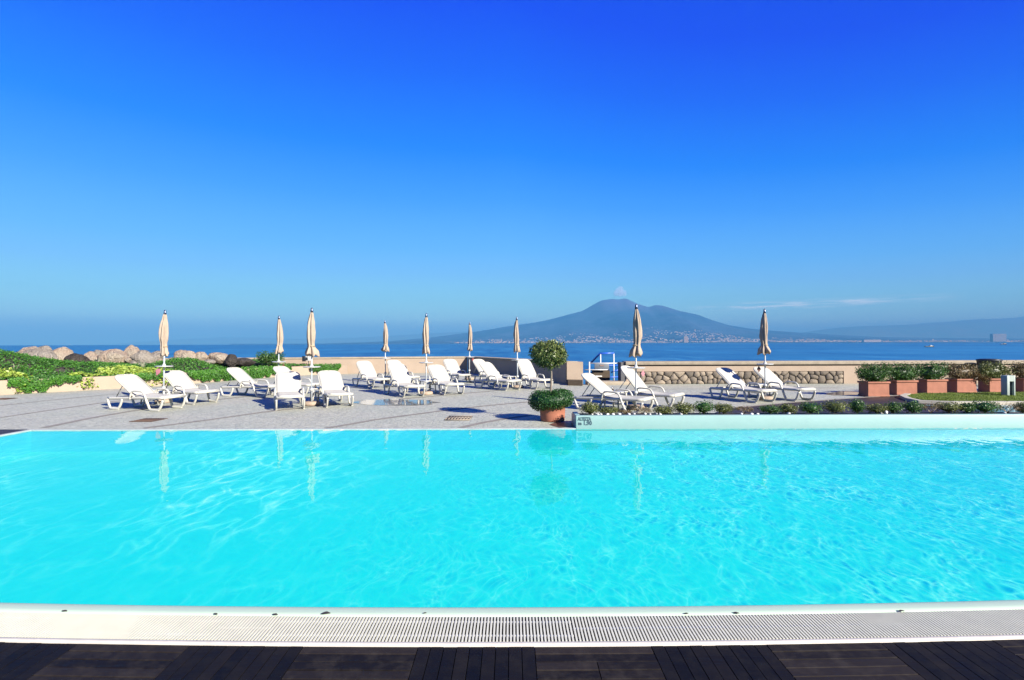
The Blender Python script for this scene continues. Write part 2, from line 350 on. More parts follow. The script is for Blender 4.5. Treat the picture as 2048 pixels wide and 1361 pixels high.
# ------------------------------------------------------------ mesh builder
class MB:
    def __init__(s): s.v = []; s.f = []; s.mi = []; s.sm = []
    def add(s, vs, fs, mi=0, smooth=False):
        o = len(s.v); s.v += [tuple(v) for v in vs]
        for f in fs: s.f.append(tuple(i + o for i in f)); s.mi.append(mi); s.sm.append(smooth)
    def box(s, c, d, rz=0, mi=0, bev=0.0, ry=0, mat=None):
        hx, hy, hz = d[0] / 2, d[1] / 2, d[2] / 2
        T = Matrix.Translation(c) @ Matrix.Rotation(rz, 4, 'Z') @ Matrix.Rotation(ry, 4, 'Y')
        if bev <= 0:
            vs = [T @ Vector((x * hx, y * hy, z * hz)) for x in (-1, 1) for y in (-1, 1) for z in (-1, 1)]
            s.add(vs, [(0, 1, 3, 2), (4, 6, 7, 5), (0, 4, 5, 1), (2, 3, 7, 6), (0, 2, 6, 4), (1, 5, 7, 3)], mi)
        else:
            bm = bmesh.new(); bmesh.ops.create_cube(bm, size=1)
            for v in bm.verts: v.co = Vector((v.co.x * d[0], v.co.y * d[1], v.co.z * d[2]))
            bmesh.ops.bevel(bm, geom=bm.edges[:], offset=bev, segments=2, affect='EDGES', profile=.5)
            s.bm(bm, T, mi, True)
    def bm(s, bm, T=Matrix(), mi=0, smooth=False):
        bm.verts.index_update()
        s.add([T @ v.co for v in bm.verts], [[v.index for v in f.verts] for f in bm.faces], mi, smooth); bm.free()
    def tube(s, pts, r, seg=8, mi=0, flat=1.0, up=None, cap=True):
        pts = [Vector(p) for p in pts]; n = len(pts); rs = r if isinstance(r, (list, tuple)) else [r] * n
        rings = []; prev = None
        for i, p in enumerate(pts):
            d = (pts[min(i + 1, n - 1)] - pts[max(i - 1, 0)]).normalized()
            if prev is None:
                ref = Vector(up) if up else (Vector((0, 0, 1)) if abs(d.z) < .9 else Vector((1, 0, 0)))
                a = (ref - d * ref.dot(d)).normalized()
            else: a = (prev - d * prev.dot(d)).normalized()
            prev = a; b = d.cross(a)
            rings.append([p + a * math.cos(t) * rs[i] * flat + b * math.sin(t) * rs[i] for t in [2 * math.pi * k / seg for k in range(seg)]])
        vs = [v for q in rings for v in q]; fs = []
        for i in range(n - 1):
            for k in range(seg):
                fs.append((i * seg + k, i * seg + (k + 1) % seg, (i + 1) * seg + (k + 1) % seg, (i + 1) * seg + k))
        if cap: fs += [tuple(range(seg))[::-1], tuple((n - 1) * seg + k for k in range(seg))]
        s.add(vs, fs, mi, True)
    def lathe(s, prof, seg=24, c=(0, 0, 0), mi=0, fn=None):
        vs = []; fs = []; n = len(prof)
        for i, (r, z) in enumerate(prof):
            for k in range(seg):
                t = 2 * math.pi * k / seg; rr, dx, dy = (fn(t, i, r, z) if fn else (r, 0, 0))
                vs.append((c[0] + rr * math.cos(t) + dx, c[1] + rr * math.sin(t) + dy, c[2] + z))
        for i in range(n - 1):
            for k in range(seg): fs.append((i * seg + k, i * seg + (k + 1) % seg, (i + 1) * seg + (k + 1) % seg, (i + 1) * seg + k))
        fs += [tuple(range(seg))[::-1], tuple((n - 1) * seg + k for k in range(seg))]
        s.add(vs, fs, mi, True)
    def prism(s, poly, z0, z1, mi=0):
        n = len(poly); vs = [(p[0], p[1], z0) for p in poly] + [(p[0], p[1], z1) for p in poly]
        fs = [tuple(range(n))[::-1], tuple(range(n, 2 * n))] + [(i, (i + 1) % n, n + (i + 1) % n, n + i) for i in range(n)]
        s.add(vs, fs, mi)
    def sheet(s, poly, z, mi=0): s.add([(p[0], p[1], z) for p in poly], [tuple(range(len(poly)))], mi)
    def leaf(s, p, nrm, size, rng, mi=0, asp=.5):
        a = nrm.cross(Vector((rng.uniform(-1, 1), rng.uniform(-1, 1), rng.uniform(-1, 1)))); 
        if a.length < 1e-4: return
        a.normalize(); b = nrm.cross(a).normalized(); w = size * asp * .5
        k = nrm * size * .12
        s.add([p, p + a * size * .5 + b * w + k, p + a * size, p + a * size * .5 - b * w + k], [(0, 1, 2), (0, 2, 3)], mi)
    def build(s, name, mats, parent=None, loc=None, kind=None):
        me = bpy.data.meshes.new(name); me.from_pydata(s.v, [], s.f)
        if not isinstance(mats, (list, tuple)): mats = [mats]
        for m in mats: me.materials.append(m)
        me.polygons.foreach_set('material_index', s.mi); me.polygons.foreach_set('use_smooth', s.sm); me.update()
        o = bpy.data.objects.new(name, me); C.objects.link(o)
        if parent: o.parent = parent
        if loc is not None: o.location = loc
        if kind: o['kind'] = kind
        return o
def tag(o, label, cat, group=None):
    o['label'] = label; o['category'] = cat
    if group: o['group'] = group
    return o
def thing(name, label, cat, loc=(0, 0, 0), rz=0, group=None):
    o = bpy.data.objects.new(name, None); C.objects.link(o); o.empty_display_size = .2
    o.location = loc; o.rotation_euler = (0, 0, rz); return tag(o, label, cat, group)
def kids(o): return [c for c in C.objects if c.parent == o]
def copy_tree(o, parent=None):
    c = o.copy(); C.objects.link(c); c.parent = parent
    for ch in kids(o): copy_tree(ch, c)
    return c
ORD = ['leftmost', 'second from the left', 'third from the left', 'fourth from the left', 'fifth from the left', 'sixth from the left', 'seventh from the left',
       'eighth from the left', 'ninth from the left', 'tenth from the left', 'eleventh from the left', 'twelfth from the left', 'thirteenth from the left',
       'fourteenth from the left', 'fifteenth from the left', 'sixteenth from the left', 'seventeenth from the left', 'eighteenth from the left',
       'nineteenth from the left', 'twentieth from the left', 'twenty-first from the left', 'twenty-second from the left', 'twenty-third from the left', 'twenty-fourth from the left', 'twenty-fifth from the left', 'twenty-sixth from the left', 'twenty-seventh from the left', 'twenty-eighth from the left', 'twenty-ninth from the left', 'thirtieth from the left', 'rightmost']

# ------------------------------------------------------------ sea and land
SEA = -4.0
m = MB(); rings = [20, 40, 80, 160, 320, 640, 1200, 2200, 3800, 6000, 7200, 8000, 8600, 9300, 11000, 15000, 20000]; NS = 96
for r_ in rings:
    for k in range(NS):
        t = R(-80) + R(160) * k / (NS - 1)
        m.v.append((r_ * math.sin(t), r_ * math.cos(t), SEA - r_ * r_ / (2 * 6.371e6)))
for i in range(len(rings) - 1):
    for k in range(NS - 1):
        m.f.append((i * NS + k, i * NS + k + 1, (i + 1) * NS + k + 1, (i + 1) * NS + k)); m.mi.append(0); m.sm.append(True)
m.build('sea', M_sea, kind='structure')

MY = 15000.0
PROF = [(700, 685), (780, 682), (850, 676), (900, 670), (959, 662), (1026, 651), (1070, 645), (1105, 637.6), (1149, 626), (1164, 622.4), (1181, 612.7),
        (1202, 601), (1225, 597.4), (1240, 598.5), (1251, 596.6), (1272, 606), (1298, 614.5), (1310, 610.4), (1325, 610.7), (1357, 621), (1395, 629), (1427, 641),
        (1457, 650), (1500, 657), (1542, 661), (1600, 665), (1682, 670), (1760, 674), (1900, 676), (2100, 677), (2300, 679)]
def hor(px): return 685.9 - (px - 1024) * .0029
PW = [((x - 1024) / F * MY, (hor(x) - y) / F * MY) for x, y in PROF]
def prof(x):
    if x <= PW[0][0]: return 0
    for (a, ha), (b, hb) in zip(PW, PW[1:]):
        if x <= b: return ha + (hb - ha) * (x - a) / (b - a)
    return PW[-1][1]
def shore(x): return 8900 + 900 * max(0, (-500 - x) / 3000) + 350 * mn.noise(Vector((x / 2500, 3, 0)))
def land_h(x, y):
    s0 = shore(x)
    if y < s0: return -30 * min(1, (s0 - y) / 300)
    xr = x * (MY / y) ** .35
    t = (y - s0) / (MY - s0)
    p = prof(xr if t < 1 else x)
    if t <= 1: h = p * (t ** 1.75) + 6
    else: h = p * max(0, 1 - (t - 1) * 1.3) ** 1.2 + 6
    tt = min(1, max(0, t)); amp = p * .11 * tt * (1 - tt) * 4
    h += amp * (mn.fractal(Vector((x / 900, y / 2600, 1.3)), 1, 2, 5))
    h += p * .012 * mn.noise(Vector((x / 350, y / 500, 7))) * tt
    return h
m = MB(); NX, NY = 300, 70; X0, X1 = -5500, 17500
for j in range(NY):
    y = 8000 + (19500 - 8000) * j / (NY - 1)
    for i in range(NX):
        x = X0 + (X1 - X0) * i / (NX - 1); m.v.append((x, y, land_h(x, y) - 6))
for j in range(NY - 1):
    for i in range(NX - 1):
        a = j * NX + i; m.f.append((a, a + 1, a + NX + 1, a + NX)); m.mi.append(0); m.sm.append(True)
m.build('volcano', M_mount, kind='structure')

def ridge(name, pts, Y, depth, mat):
    m = MB(); n = 160; xs = [(p[0] - 1024) / F * Y for p in pts]; hs = [(hor(p[0]) - p[1]) / F * Y for p in pts]
    for j in range(9):
        t = j / 8; y = Y + (t - .5) * depth; e = math.sin(math.pi * t) ** .8 if 0 < t < 1 else 0
        for i in range(n):
            x = xs[0] + (xs[-1] - xs[0]) * i / (n - 1); h = 0
            for a in range(len(xs) - 1):
                if xs[a] <= x <= xs[a + 1]: h = hs[a] + (hs[a + 1] - hs[a]) * (x - xs[a]) / (xs[a + 1] - xs[a]); break
            h *= 1 + .05 * mn.fractal(Vector((x / 2200, Y, t * 2)), 1, 2, 4)
            m.v.append((x, y, h * e - 40 + 40 * e))
    for j in range(8):
        for i in range(n - 1):
            a = j * n + i; m.f.append((a, a + 1, a + n + 1, a + n)); m.mi.append(0); m.sm.append(True)
    m.build(name, mat, kind='structure')
ridge('far_hills', [(1560, 676), (1620, 664), (1680, 655), (1750, 651), (1800, 650), (1850, 647), (1900, 643), (1960, 639), (2010, 636), (2060, 632), (2140, 626), (2300, 620)], 24000, 6000, M_far)
ridge('far_hills', [(300, 683), (380, 678), (450, 674), (520, 675), (600, 678), (720, 675), (800, 670), (870, 666), (930, 663), (1000, 664), (1100, 670)], 31000, 6000, M_far)

# town on the far shore
rng = random.Random(5)
M_h1 = simple('pale_render_walls', (.33, .33, .34), .9, .2, .05, 0, 1); M_h2 = simple('ochre_render_walls', (.30, .24, .20), .9, .2, .05, 0, 1)
M_h3 = simple('grey_render_walls', (.17, .18, .20), .9, .2, .05, 0, 1)
def house_mesh(mb, w, d, h, c=(0, 0, 0), pitched=True, mi=0):
    x, y, z = c; mb.box((x, y, z + h / 2 - 8), (w, d, h + 16), mi=mi)
    if pitched:
        mb.add([(x - w / 2, y - d / 2, z + h), (x + w / 2, y - d / 2, z + h), (x + w / 2, y + d / 2, z + h), (x - w / 2, y + d / 2, z + h), (x - w / 2, y, z + h + w * .12), (x + w / 2, y, z + h + w * .12)],
               [(0, 1, 5, 4), (2, 3, 4, 5), (0, 4, 3), (1, 2, 5)], mi)
    else: mb.box((x + w * .2, y, z + h + 1.6), (w * .22, d * .3, 3.2), mi=mi)
protos = []
for w, d, h, mt, pt in ((34, 18, 15, M_h1, True), (22, 16, 20, M_h1, False), (48, 20, 13, M_h2, True), (18, 16, 30, M_h1, False), (28, 18, 17, M_h3, False), (80, 30, 12, M_h1, False)):
    mb = MB(); house_mesh(mb, w, d, h, pitched=pt); protos.append((mb, mt))
dens = [(900, .25), (960, .5), (1020, .7), (1100, 1), (1300, 1.2), (1420, 1.1), (1560, 1), (1700, .9), (1800, .45), (1900, .3), (2048, .3)]
def pick(yr):
    while True:
        px = rng.uniform(870, 2060)
        dd = 0
        for (a, da), (b, db) in zip(dens, dens[1:]):
            if a <= px <= b: dd = da + (db - da) * (px - a) / (b - a)
        if rng.random() > dd / 1.2: continue
        t = rng.random() ** 1.7; y0 = 9000
        y = y0 + t * yr * (1 if px < 1650 else .5); x = (px - 1024) / F * y
        y = max(y, shore(x) + 40 + rng.random() * 60)
        if mn.noise(Vector((x / 420, y / 300, 2))) < -.12: continue
        return x, y
bases = []
for k in range(280):
    x, y = pick(1500); i = k if k < 6 else rng.choice([0, 0, 1, 2, 2, 3, 4, 5])
    if i < 6 and k < 6: o = protos[i][0].build('town_building', protos[i][1]); bases.append(o)
    else: o = bases[i].copy(); C.objects.link(o)
    o.location = (x, y, land_h(x, y) - 6); o.rotation_euler = (0, 0, rng.uniform(-.5, .5)); s = rng.uniform(.55, 1.1); o.scale = (s, s, s * rng.uniform(.8, 1.2))
    tag(o, 'tiny pale building in the hazy far shore town below the volcano', 'building', 'small buildings of the town on the far shore')
m = MB(); r2 = random.Random(8)
for k in range(1700):
    x, y = pick(2300); house_mesh(m, r2.uniform(9, 30), 15, r2.uniform(7, 15), (x, y, land_h(x, y) - 6), r2.random() < .4, r2.choice([0, 0, 1, 1, 2]))
o = m.build('distant_town', [M_h1, M_h2, M_h3], kind='stuff'); o['label'] = 'dense mass of tiny town houses along the foot of the volcano'
def P3(px, py, Y):  # real point at forward distance Y
    d = CM.to_3x3() @ Vector(((px - 1024) / F, (680.5 - py) / F, -1)); return Vector((0, 0, CAM_H)) + d * (Y / d.y)
def block(name, label, px0, px1, ptop, Y, depth, wallm, extra=None):
    a = P3(px0, ptop, Y); b_ = P3(px1, ptop, Y); w = b_.x - a.x
    t = thing(name, label, 'building', ((a.x + b_.x) / 2, Y + depth / 2, 0))
    mb = MB(); mb.box((0, 0, a.z / 2), (w, depth, a.z)); mb.build('wall', wallm, t)
    mb = MB(); mb.box((0, 0, a.z + 1.2), (w * .94, depth * .9, 2.4)); mb.box((w * .2, 0, a.z + 4), (w * .2, depth * .3, 4)); mb.build('roof', M_h3, t)
    mb = MB()
    for fl in range(int(a.z // 9)): mb.box((0, -depth / 2 - .3, 6 + fl * 9), (w * .9, .6, 2.8))
    mb.build('window_band', M_h3, t)
    return t
block('tall_apartment_block', 'large square beige building standing out on the far shoreline', 1368, 1376.5, 673.5, 8950, 40, M_h2)
block('industrial_hall', 'big dark blue-grey hall on the far shore at the right', 1986, 2013, 668.5, 8950, 60, simple('blue_grey_cladding', (.10, .13, .17), .8, .2, .05, 0, 1))
block('low_warehouse', 'long low white warehouse roof on the far shore', 1728, 1762, 680.2, 8900, 60, M_h1)

# boats
def boat(name, label, px, py, L, white):
    p = G(px, py, SEA); t = thing(name, label, 'boat', p, 0)
    mb = MB(); n = 9
    for i in range(n):
        u = i / (n - 1); x = (u - .5) * L; w = L * .16 * math.sin(math.pi * min(1, .12 + u * .88)) ** .6 if i < n - 1 else .02
        for yy, zz in ((-w, L * .09 + u * u * L * .05), (0, -L * .03), (w, L * .09 + u * u * L * .05)): mb.v.append((x, yy, zz))
    for i in range(n - 1):
        for k in range(2): mb.f.append((i * 3 + k, i * 3 + k + 1, i * 3 + k + 4, i * 3 + k + 3)); mb.mi.append(0); mb.sm.append(True)
        mb.f.append((i * 3, i * 3 + 3, i * 3 + 5, i * 3 + 2)); mb.mi.append(0); mb.sm.append(False)
    mb.f.append((0, 1, 2)); mb.mi.append(0); mb.sm.append(False)
    mb.build('hull', M_pole if white else M_black, t)
    mb = MB(); mb.box((L * .12, 0, L * .14), (L * .25, L * .14, L * .11), bev=L * .015); mb.build('cabin', M_pole if name != 'fishing_boat' else M_black, t)
    mb = MB(); mb.box((L * .12, 0, L * .165), (L * .255, L * .145, L * .03)); mb.build('windscreen', M_black, t)
boat('motor_boat', 'small dark boat with a pale cabin on the open sea at right', 1859, 694.6, 10, False)
boat('fishing_boat', 'tiny dark boat near the far shore, right of the other dark boat', 2007, 689.3, 13, False)
boat('white_boat', 'tiny white boat on the horizon at the left', 139, 689.6, 26, True)

# cloud over the crater, standing on the summit above the haze
def volmat(name, dens, col=(1, 1, 1), ab=(0, 0, 0)):
    m_ = bpy.data.materials.new(name); m_.use_nodes = True; t = m_.node_tree; t.nodes.clear(); o_ = t.nodes.new('ShaderNodeOutputMaterial')
    v = t.nodes.new('ShaderNodeVolumePrincipled'); v.inputs['Density'].default_value = dens; v.inputs['Color'].default_value = (*col, 1); v.inputs['Absorption Color'].default_value = (*ab, 1); v.inputs['Anisotropy'].default_value = -0.10
    t.links.new(v.outputs[0], o_.inputs['Volume']); return m_
c0 = P3(1240, 588, MY); bm = bmesh.new()
for dx, dz, r_ in ((0, 0, 130), (100, -20, 95), (-105, -25, 90), (15, 80, 95), (-60, 50, 85), (150, -50, 60)):
    b2 = bmesh.new(); bmesh.ops.create_icosphere(b2, subdivisions=3, radius=r_)
    for v in b2.verts: v.co = v.co * (1 + .25 * mn.fractal(v.co / 55 + Vector((dx, 0, dz)), 1, 2, 3)) + Vector((dx, dx * .3, dz))
    me = bpy.data.meshes.new('tmp'); b2.to_mesh(me); b2.free(); bm.from_mesh(me); bpy.data.meshes.remove(me)
me = bpy.data.meshes.new('cloud'); bm.to_mesh(me); bm.free(); me.materials.append(volmat('cloud_vapour', .006, (.62, .78, 1.0)))
o = bpy.data.objects.new('cloud', me); C.objects.link(o); zmin = min(v.co.z for v in me.vertices)
o.location = (c0.x, MY, 1304 - zmin); o['kind'] = 'structure'

# haze: one closed box of even air over the whole bay
m = MB(); hx, y0, y1, z0, z1 = 60000, -400, 60000, -60, 1300
m.box((0, (y0 + y1) / 2, (z0 + z1) / 2), (2 * hx, y1 - y0, z1 - z0))
m.build('haze', volmat('haze_air', 8.6e-5, (.064, .265, .49), (.185, .026, 0)), kind='stuff')

# ------------------------------------------------------------ pool, terrace, decks
CURV = .0073
def bow(x): return CURV * min(abs(x), 7) ** 2
PY0, PY1, PXL, PXR = 3.30, 10.12, -9.27, 16.0
WZ = -.012
def strip_mesh(y0, y1, z, xs, mi=0, mb=None, prof=None):
    """curved strip along the near pool edge; prof = list of (offset 0..1, z)"""
    mb = mb or MB(); prof = prof or [(0, z), (1, z)]; n = len(prof); o = len(mb.v)
    for x in xs:
        for u, zz in prof: mb.v.append((x, y0 + (y1 - y0) * u + bow(x), zz))
    for i in range(len(xs) - 1):
        for k in range(n - 1):
            mb.f.append((o + i * n + k, o + (i + 1) * n + k, o + (i + 1) * n + k + 1, o + i * n + k + 1)); mb.mi.append(mi); mb.sm.append(n > 2)
    return mb
XS = [-12 + .25 * i for i in range(113)]
# terrace slab round the pool
m = MB()
m.sheet([(-45, PY1 + .07), (20, PY1 + .07), (20, 20.75), (2.2, 20.9), (-2.5, 29.5), (-10.4, 28.4), (-45, 30)], 0)
m.build('terrace', M_pave, kind='structure')
m = MB(); m.prism([(-45, 30), (-10.4, 28.9), (-2.5, 30.0), (2.4, 21.35), (42, 21.35), (42, -12), (-45, -12)], -9, -1.45)
m.build('quay_ground', simple('quay_rock', (.25, .22, .18), .9), kind='structure')
m = MB(); m.sheet([(20, PY1 + .07), (42, PY1 + .07), (42, 20.75), (20, 20.75)], 0); m.build('terrace', M_pave, kind='structure')
# pool basin
m = MB()
m.add([(PXL, PY1, -.42), (PXR, PY1, -.42), (PXR, PY0, -1.0), (PXL, PY0, -1.0)], [(0, 3, 2, 1)])
m.build('pool_floor', M_floor, kind='structure')
m = MB()
m.add([(PXL, PY1, -.42), (PXR, PY1, -.42), (PXR, PY1, -.033), (PXL, PY1, -.033)], [(0, 1, 2, 3)])
m.add([(PXL, PY1, -.42), (PXL, PY0, -1.0), (PXL, PY0, -.033), (PXL, PY1, -.033)], [(0, 3, 2, 1)])
m.add([(PXR, PY1, -.42), (PXR, PY0, -1.0), (PXR, PY0, -.002), (PXR, PY1, -.002)], [(0, 1, 2, 3)])
m.add([(PXL, PY0, -1.0), (PXR, PY0, -1.0), (PXR, PY0, -.03), (PXL, PY0, -.03)], [(0, 1, 2, 3)])
m.build('pool_basin_wall', M_poolwall, kind='structure')
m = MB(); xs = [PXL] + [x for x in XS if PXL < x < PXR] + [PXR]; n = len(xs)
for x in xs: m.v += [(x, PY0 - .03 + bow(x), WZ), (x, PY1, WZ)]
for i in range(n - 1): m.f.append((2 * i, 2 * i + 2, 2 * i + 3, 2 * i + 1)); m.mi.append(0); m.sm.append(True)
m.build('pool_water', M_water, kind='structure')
# thin white edges
m = MB(); m.box(((PXL + 1.30) / 2, PY1 + .033, -.013), (1.30 - PXL, .073, .034)); m.box((PXL - .033, (PY1 + .065 + 3) / 2, -.012), (.073, PY1 + .065 - 3, .034)); m.build('pool_edge', simple('pale_edge_stone', (.40, .42, .40), .7, .4, 3, .1, 30), kind='structure')
# near coping
m = strip_mesh(2.872, PY0, 0, XS, prof=None, mb=None)
m = MB(); strip_mesh(3.165, PY0 + .035, 0, XS, mb=m, prof=[(0, -.06), (0.0, .0), (.06, .008), (.25, .008), (.5, .004), (.72, -.004), (.85, -.012), (.95, -.03), (1, -.10)])
m.build('pool_coping', M_whitecope, kind='structure')
m = MB(); strip_mesh(2.872, 2.900, 0, XS, mb=m, prof=[(0, -.05), (0, .004), (.1, .007), (.9, .007), (1, .004), (1, -.05)]); m.build('deck_trim', simple('cream_trim', (.60, .55, .46), .6, .4, 8, .1, 40, dark=.6), kind='structure')
m = MB(); strip_mesh(2.90, 3.165, 0, XS, mb=m, prof=[(0, .0), (0, -.085), (1, -.085), (1, .0)]); m.build('gutter_channel', M_gutter, kind='structure')
# grating modules: real bars over the gutter
def grate_mesh(L, rails, rs):
    mb = MB(); k = round(L / .0192); p = L / k
    for i in range(k):
        x = (i + .5) * p; w = .0102
        mb.box((x, 2.902 + .131, -.004), (w, .258, .022), bev=0)
    for r_ in rails: mb.box((L / 2, 2.902 + r_, -.005), (L - .002, .016, .015))
    return mb
gx = -7.6; gi = 0; mods = []
bounds = [-7.6, -6.9, -6.2, -5.5, -4.75, -4.0, -3.25, -2.45, -1.72, -1.50, -1.42, .345, 1.35, 2.35, 3.35, 4.35, 5.35, 6.35, 7.35]
bounds = [-7.5, -6.4, -5.3, -4.2, -3.1, -1.72, -1.40, .345, 1.40, 2.45, 3.5, 4.55, 5.6, 6.65]
for i, (a, b_) in enumerate(zip(bounds, bounds[1:])):
    rails = (.06, .205) if a < .3 and not (-1.8 < a < -1.6) else (.135,)
    mb = grate_mesh(b_ - a - .001, rails, None)
    ang = math.atan2(bow(b_) - bow(a), b_ - a)
    mb.v = [(v[0], v[1] - 2.902, v[2]) for v in mb.v]
    # follow the slightly curved edge
    o = mb.build('drain_grate', M_grate, loc=(a, 2.902 + bow(a), 0)); 
    for v in o.data.vertices: v.co.y += bow(a + v.co.x) - bow(a)
    tag(o, 'ivory grate section along the near pool edge, %s' % ORD[i], 'drain grate', 'grate sections along the near pool edge')
for k, (px, py, sz) in enumerate([(130, 1226, .035), (432, 1232, .03), (551, 1233, .035), (652, 1231, .055), (850, 1230, .02), (1372, 1231, .025), (1472, 1230, .035), (1802, 1226, .035)]):
    p = G(px, py); mb = MB(); n = 7
    for i in range(n):
        u = i / (n - 1) - .5; w = sz * .28 * math.cos(u * 3.0); zc = sz * .35 * (.25 - u * u) * 3 * .5
        mb.v += [(u * sz, -w, zc + .002), (u * sz, 0, zc + .006), (u * sz, w, zc + .002)]
    for i in range(n - 1):
        for j in range(2): mb.f.append((i * 3 + j, i * 3 + 3 + j, i * 3 + 4 + j, i * 3 + j + 1)); mb.mi.append(0); mb.sm.append(True)
    o = mb.build('dead_leaf', simple('dry_dark_leaf', (.03, .022, .016), .8), loc=(p.x, p.y - .004, .009)); o.rotation_euler = (0, 0, .3 * math.sin(k * 5))
    tag(o, 'small dry leaf between grate and coping, %s from the left' % ['first', 'second', 'third', 'fourth', 'fifth', 'sixth', 'seventh', 'eighth'][k], 'leaf', 'dry leaves on the near grate')
# near wooden deck: parquet of board panels
m = MB(); rg = random.Random(3)
px_b = [-.515 - .628 * k for k in range(13, 0, -1)] + [-.515 + .6335 * k for k in range(0, 14)]
def board(x0, x1, y0, y1, z=-.003, mi=0):
    g = .0022; h = .02
    zt = z + rg.uniform(-.0012, .0012); o = len(m.v)
    nn = 2 if x1 - x0 < .1 else 4
    for q in range(nn + 1):
        x = x0 + g + (x1 - x0 - 2 * g) * q / nn
        for yy, zz_ in ((y0 + g, zt - h), (y0 + g, zt - .002), (y0 + g + .003, zt), (y1 - g - .003, zt), (y1 - g, zt - .002), (y1 - g, zt - h)):
            m.v.append((x, yy + bow(x), zz_))
    for q in range(nn):
        for k in range(5): m.f.append((o + q * 6 + k, o + (q + 1) * 6 + k, o + (q + 1) * 6 + k + 1, o + q * 6 + k + 1)); m.mi.append(mi); m.sm.append(False)
    m.f.append(tuple(o + k for k in range(6))); m.mi.append(mi); m.sm.append(False); m.f.append(tuple(o + nn * 6 + k for k in range(6))[::-1]); m.mi.append(mi); m.sm.append(False)
DY = 2.870
for row in range(3):
    yb = DY - .634 * row
    for i, (a, b_) in enumerate(zip(px_b, px_b[1:])):
        vert = ((i - 13) + row) % 2 == 0
        if vert:
            for k in range(9): board(a + (b_ - a) * k / 9, a + (b_ - a) * (k + 1) / 9, yb - .634, yb)
        else:
            for k in range(9):
                if k in (2, 3) and i == 14: 
                    c_ = a + (b_ - a) * .5; board(a, c_, yb - .0704 * (k + 1), yb - .0704 * k, mi=1); board(c_, b_, yb - .0704 * (k + 1), yb - .0704 * k, mi=1)
                else: board(a, b_, yb - .0704 * (k + 1), yb - .0704 * k, mi=1)
m.build('wood_deck', [M_deck, M_deck2], kind='structure')
m = MB(); strip_mesh(.9, 2.872, -.03, XS, mb=m); m.sheet([(-45, -12), (42, -12), (42, .95), (-45, .95)], -.03); m.build('deck_underlay', simple('black_underlay', (.004, .004, .004), .9), kind='structure')
# side deck left of the pool and deck path on the right
def plank_region(poly, name, ang, z, pw=.11):
    """planks clipped to a convex polygon"""
    c_, s_ = math.cos(ang), math.sin(ang)
    P = [(p[0] * c_ + p[1] * s_, -p[0] * s_ + p[1] * c_) for p in poly]
    lo = min(p[1] for p in P); hi = max(p[1] for p in P); mb = MB(); y = lo
    def clip(pl, f):
        o_ = []
        for i in range(len(pl)):
            a, b = pl[i], pl[(i + 1) % len(pl)]; fa, fb = f(a), f(b)
            if fa >= 0: o_.append(a)
            if fa * fb < 0: t = fa / (fa - fb); o_.append((a[0] + (b[0] - a[0]) * t, a[1] + (b[1] - a[1]) * t))
        return o_
    while y < hi:
        q = clip(clip(P, lambda p: p[1] - y - .003), lambda p: y + pw - .003 - p[1])
        if len(q) > 2: mb.prism([(p[0] * c_ - p[1] * s_, p[0] * s_ + p[1] * c_) for p in q], z - .01, z)
        y += pw
    return mb.build(name, M_path, kind='structure')
def path_mat():
    b = NB('dark_path_planks'); r = b.island(); g = b.noise(3, 6, rough=.7)
    c = b.mix(r, (.014, .0095, .008), (.032, .022, .018)); c = b.mix(b.math('MULTIPLY', b.rng(g, .45, .7), .6), c, (.05, .036, .029))
    b.principled(c, .55, None, .3); return b.m
M_path = path_mat()
plank_region([(-14.0, 3.2), (PXL - .075, 3.2), (PXL - .075, PY1 + .05), (-14.0, PY1 + .05)], 'side_deck', R(35), .0)
m = MB(); m.sheet([(-45, 3.0), (-9.34, 3.0), (-9.34, PY1 + .07), (-45, PY1 + .07)], -.016); m.sheet([(PXR, 3.0), (42, 3.0), (42, PY1 + .07), (PXR, PY1 + .07)], -.016); m.build('side_ground', M_pave, kind='structure')
def GP(*pts): return [tuple(G(*p)[:2]) for p in pts]
pd = GP((1450, 818), (1592, 806), (1734, 796), (1815, 791.5)); pd = pd + [(12.3, 14.6), (10.9, 11.2), (4.0, 11.2)]
plank_region(pd, 'deck_path', R(32), .012)
m = MB()
ed = GP((1440, 819), (1592, 805.3), (1734, 795.3), (1815, 791))
for (a, b_) in zip(ed, ed[1:]):
    a = Vector((*a, 0)); b_ = Vector((*b_, 0)); n_ = (b_ - a).normalized().cross(Vector((0, 0, 1))) * .05
    m.prism([a - n_, b_ - n_, b_ + n_, a + n_], 0, .016)
m.build('path_border', M_brownstrip, kind='structure')

# darker joint bands fanning over the terrace
LINES = [[(0, 812), (100, 801), (205, 791), (300, 784)], [(0, 836), (100, 821), (205, 806), (300, 797), (420, 786)], [(88, 856), (180, 837), (267, 822), (372, 807), (437, 799.6), (520, 790)],
         [(288, 857), (420, 840), (540, 823), (630, 813), (715, 806), (844, 795), (932, 787), (1000, 781)], [(653, 857), (700, 849), (750, 840), (885, 822), (967, 812.5), (1060, 804)],
         [(922, 856), (960, 847), (998, 840), (1060, 831)], [(1260, 779), (1400, 778.5), (1500, 777.5), (1680, 776)], [(560, 768), (700, 765), (900, 762)], [(1160, 799), (1300, 795), (1420, 789)]]
for k, L in enumerate(LINES):
    P = [Vector(G(*p)) for p in L]; m = MB(); w = (.045 if k < 2 else .075) if k < 6 else .03
    rows = []
    for i, p in enumerate(P):
        d = (P[min(i + 1, len(P) - 1)] - P[max(i - 1, 0)]).normalized(); n_ = Vector((-d.y, d.x, 0)) * w; rows.append((p - n_, p + n_))
    for (a, b_), (c_, d_) in zip(rows, rows[1:]): m.add([(v.x, v.y, .004) for v in (a, b_, d_, c_)], [(0, 3, 2, 1)])
    m.build('paving_band', M_brownstrip, kind='structure')
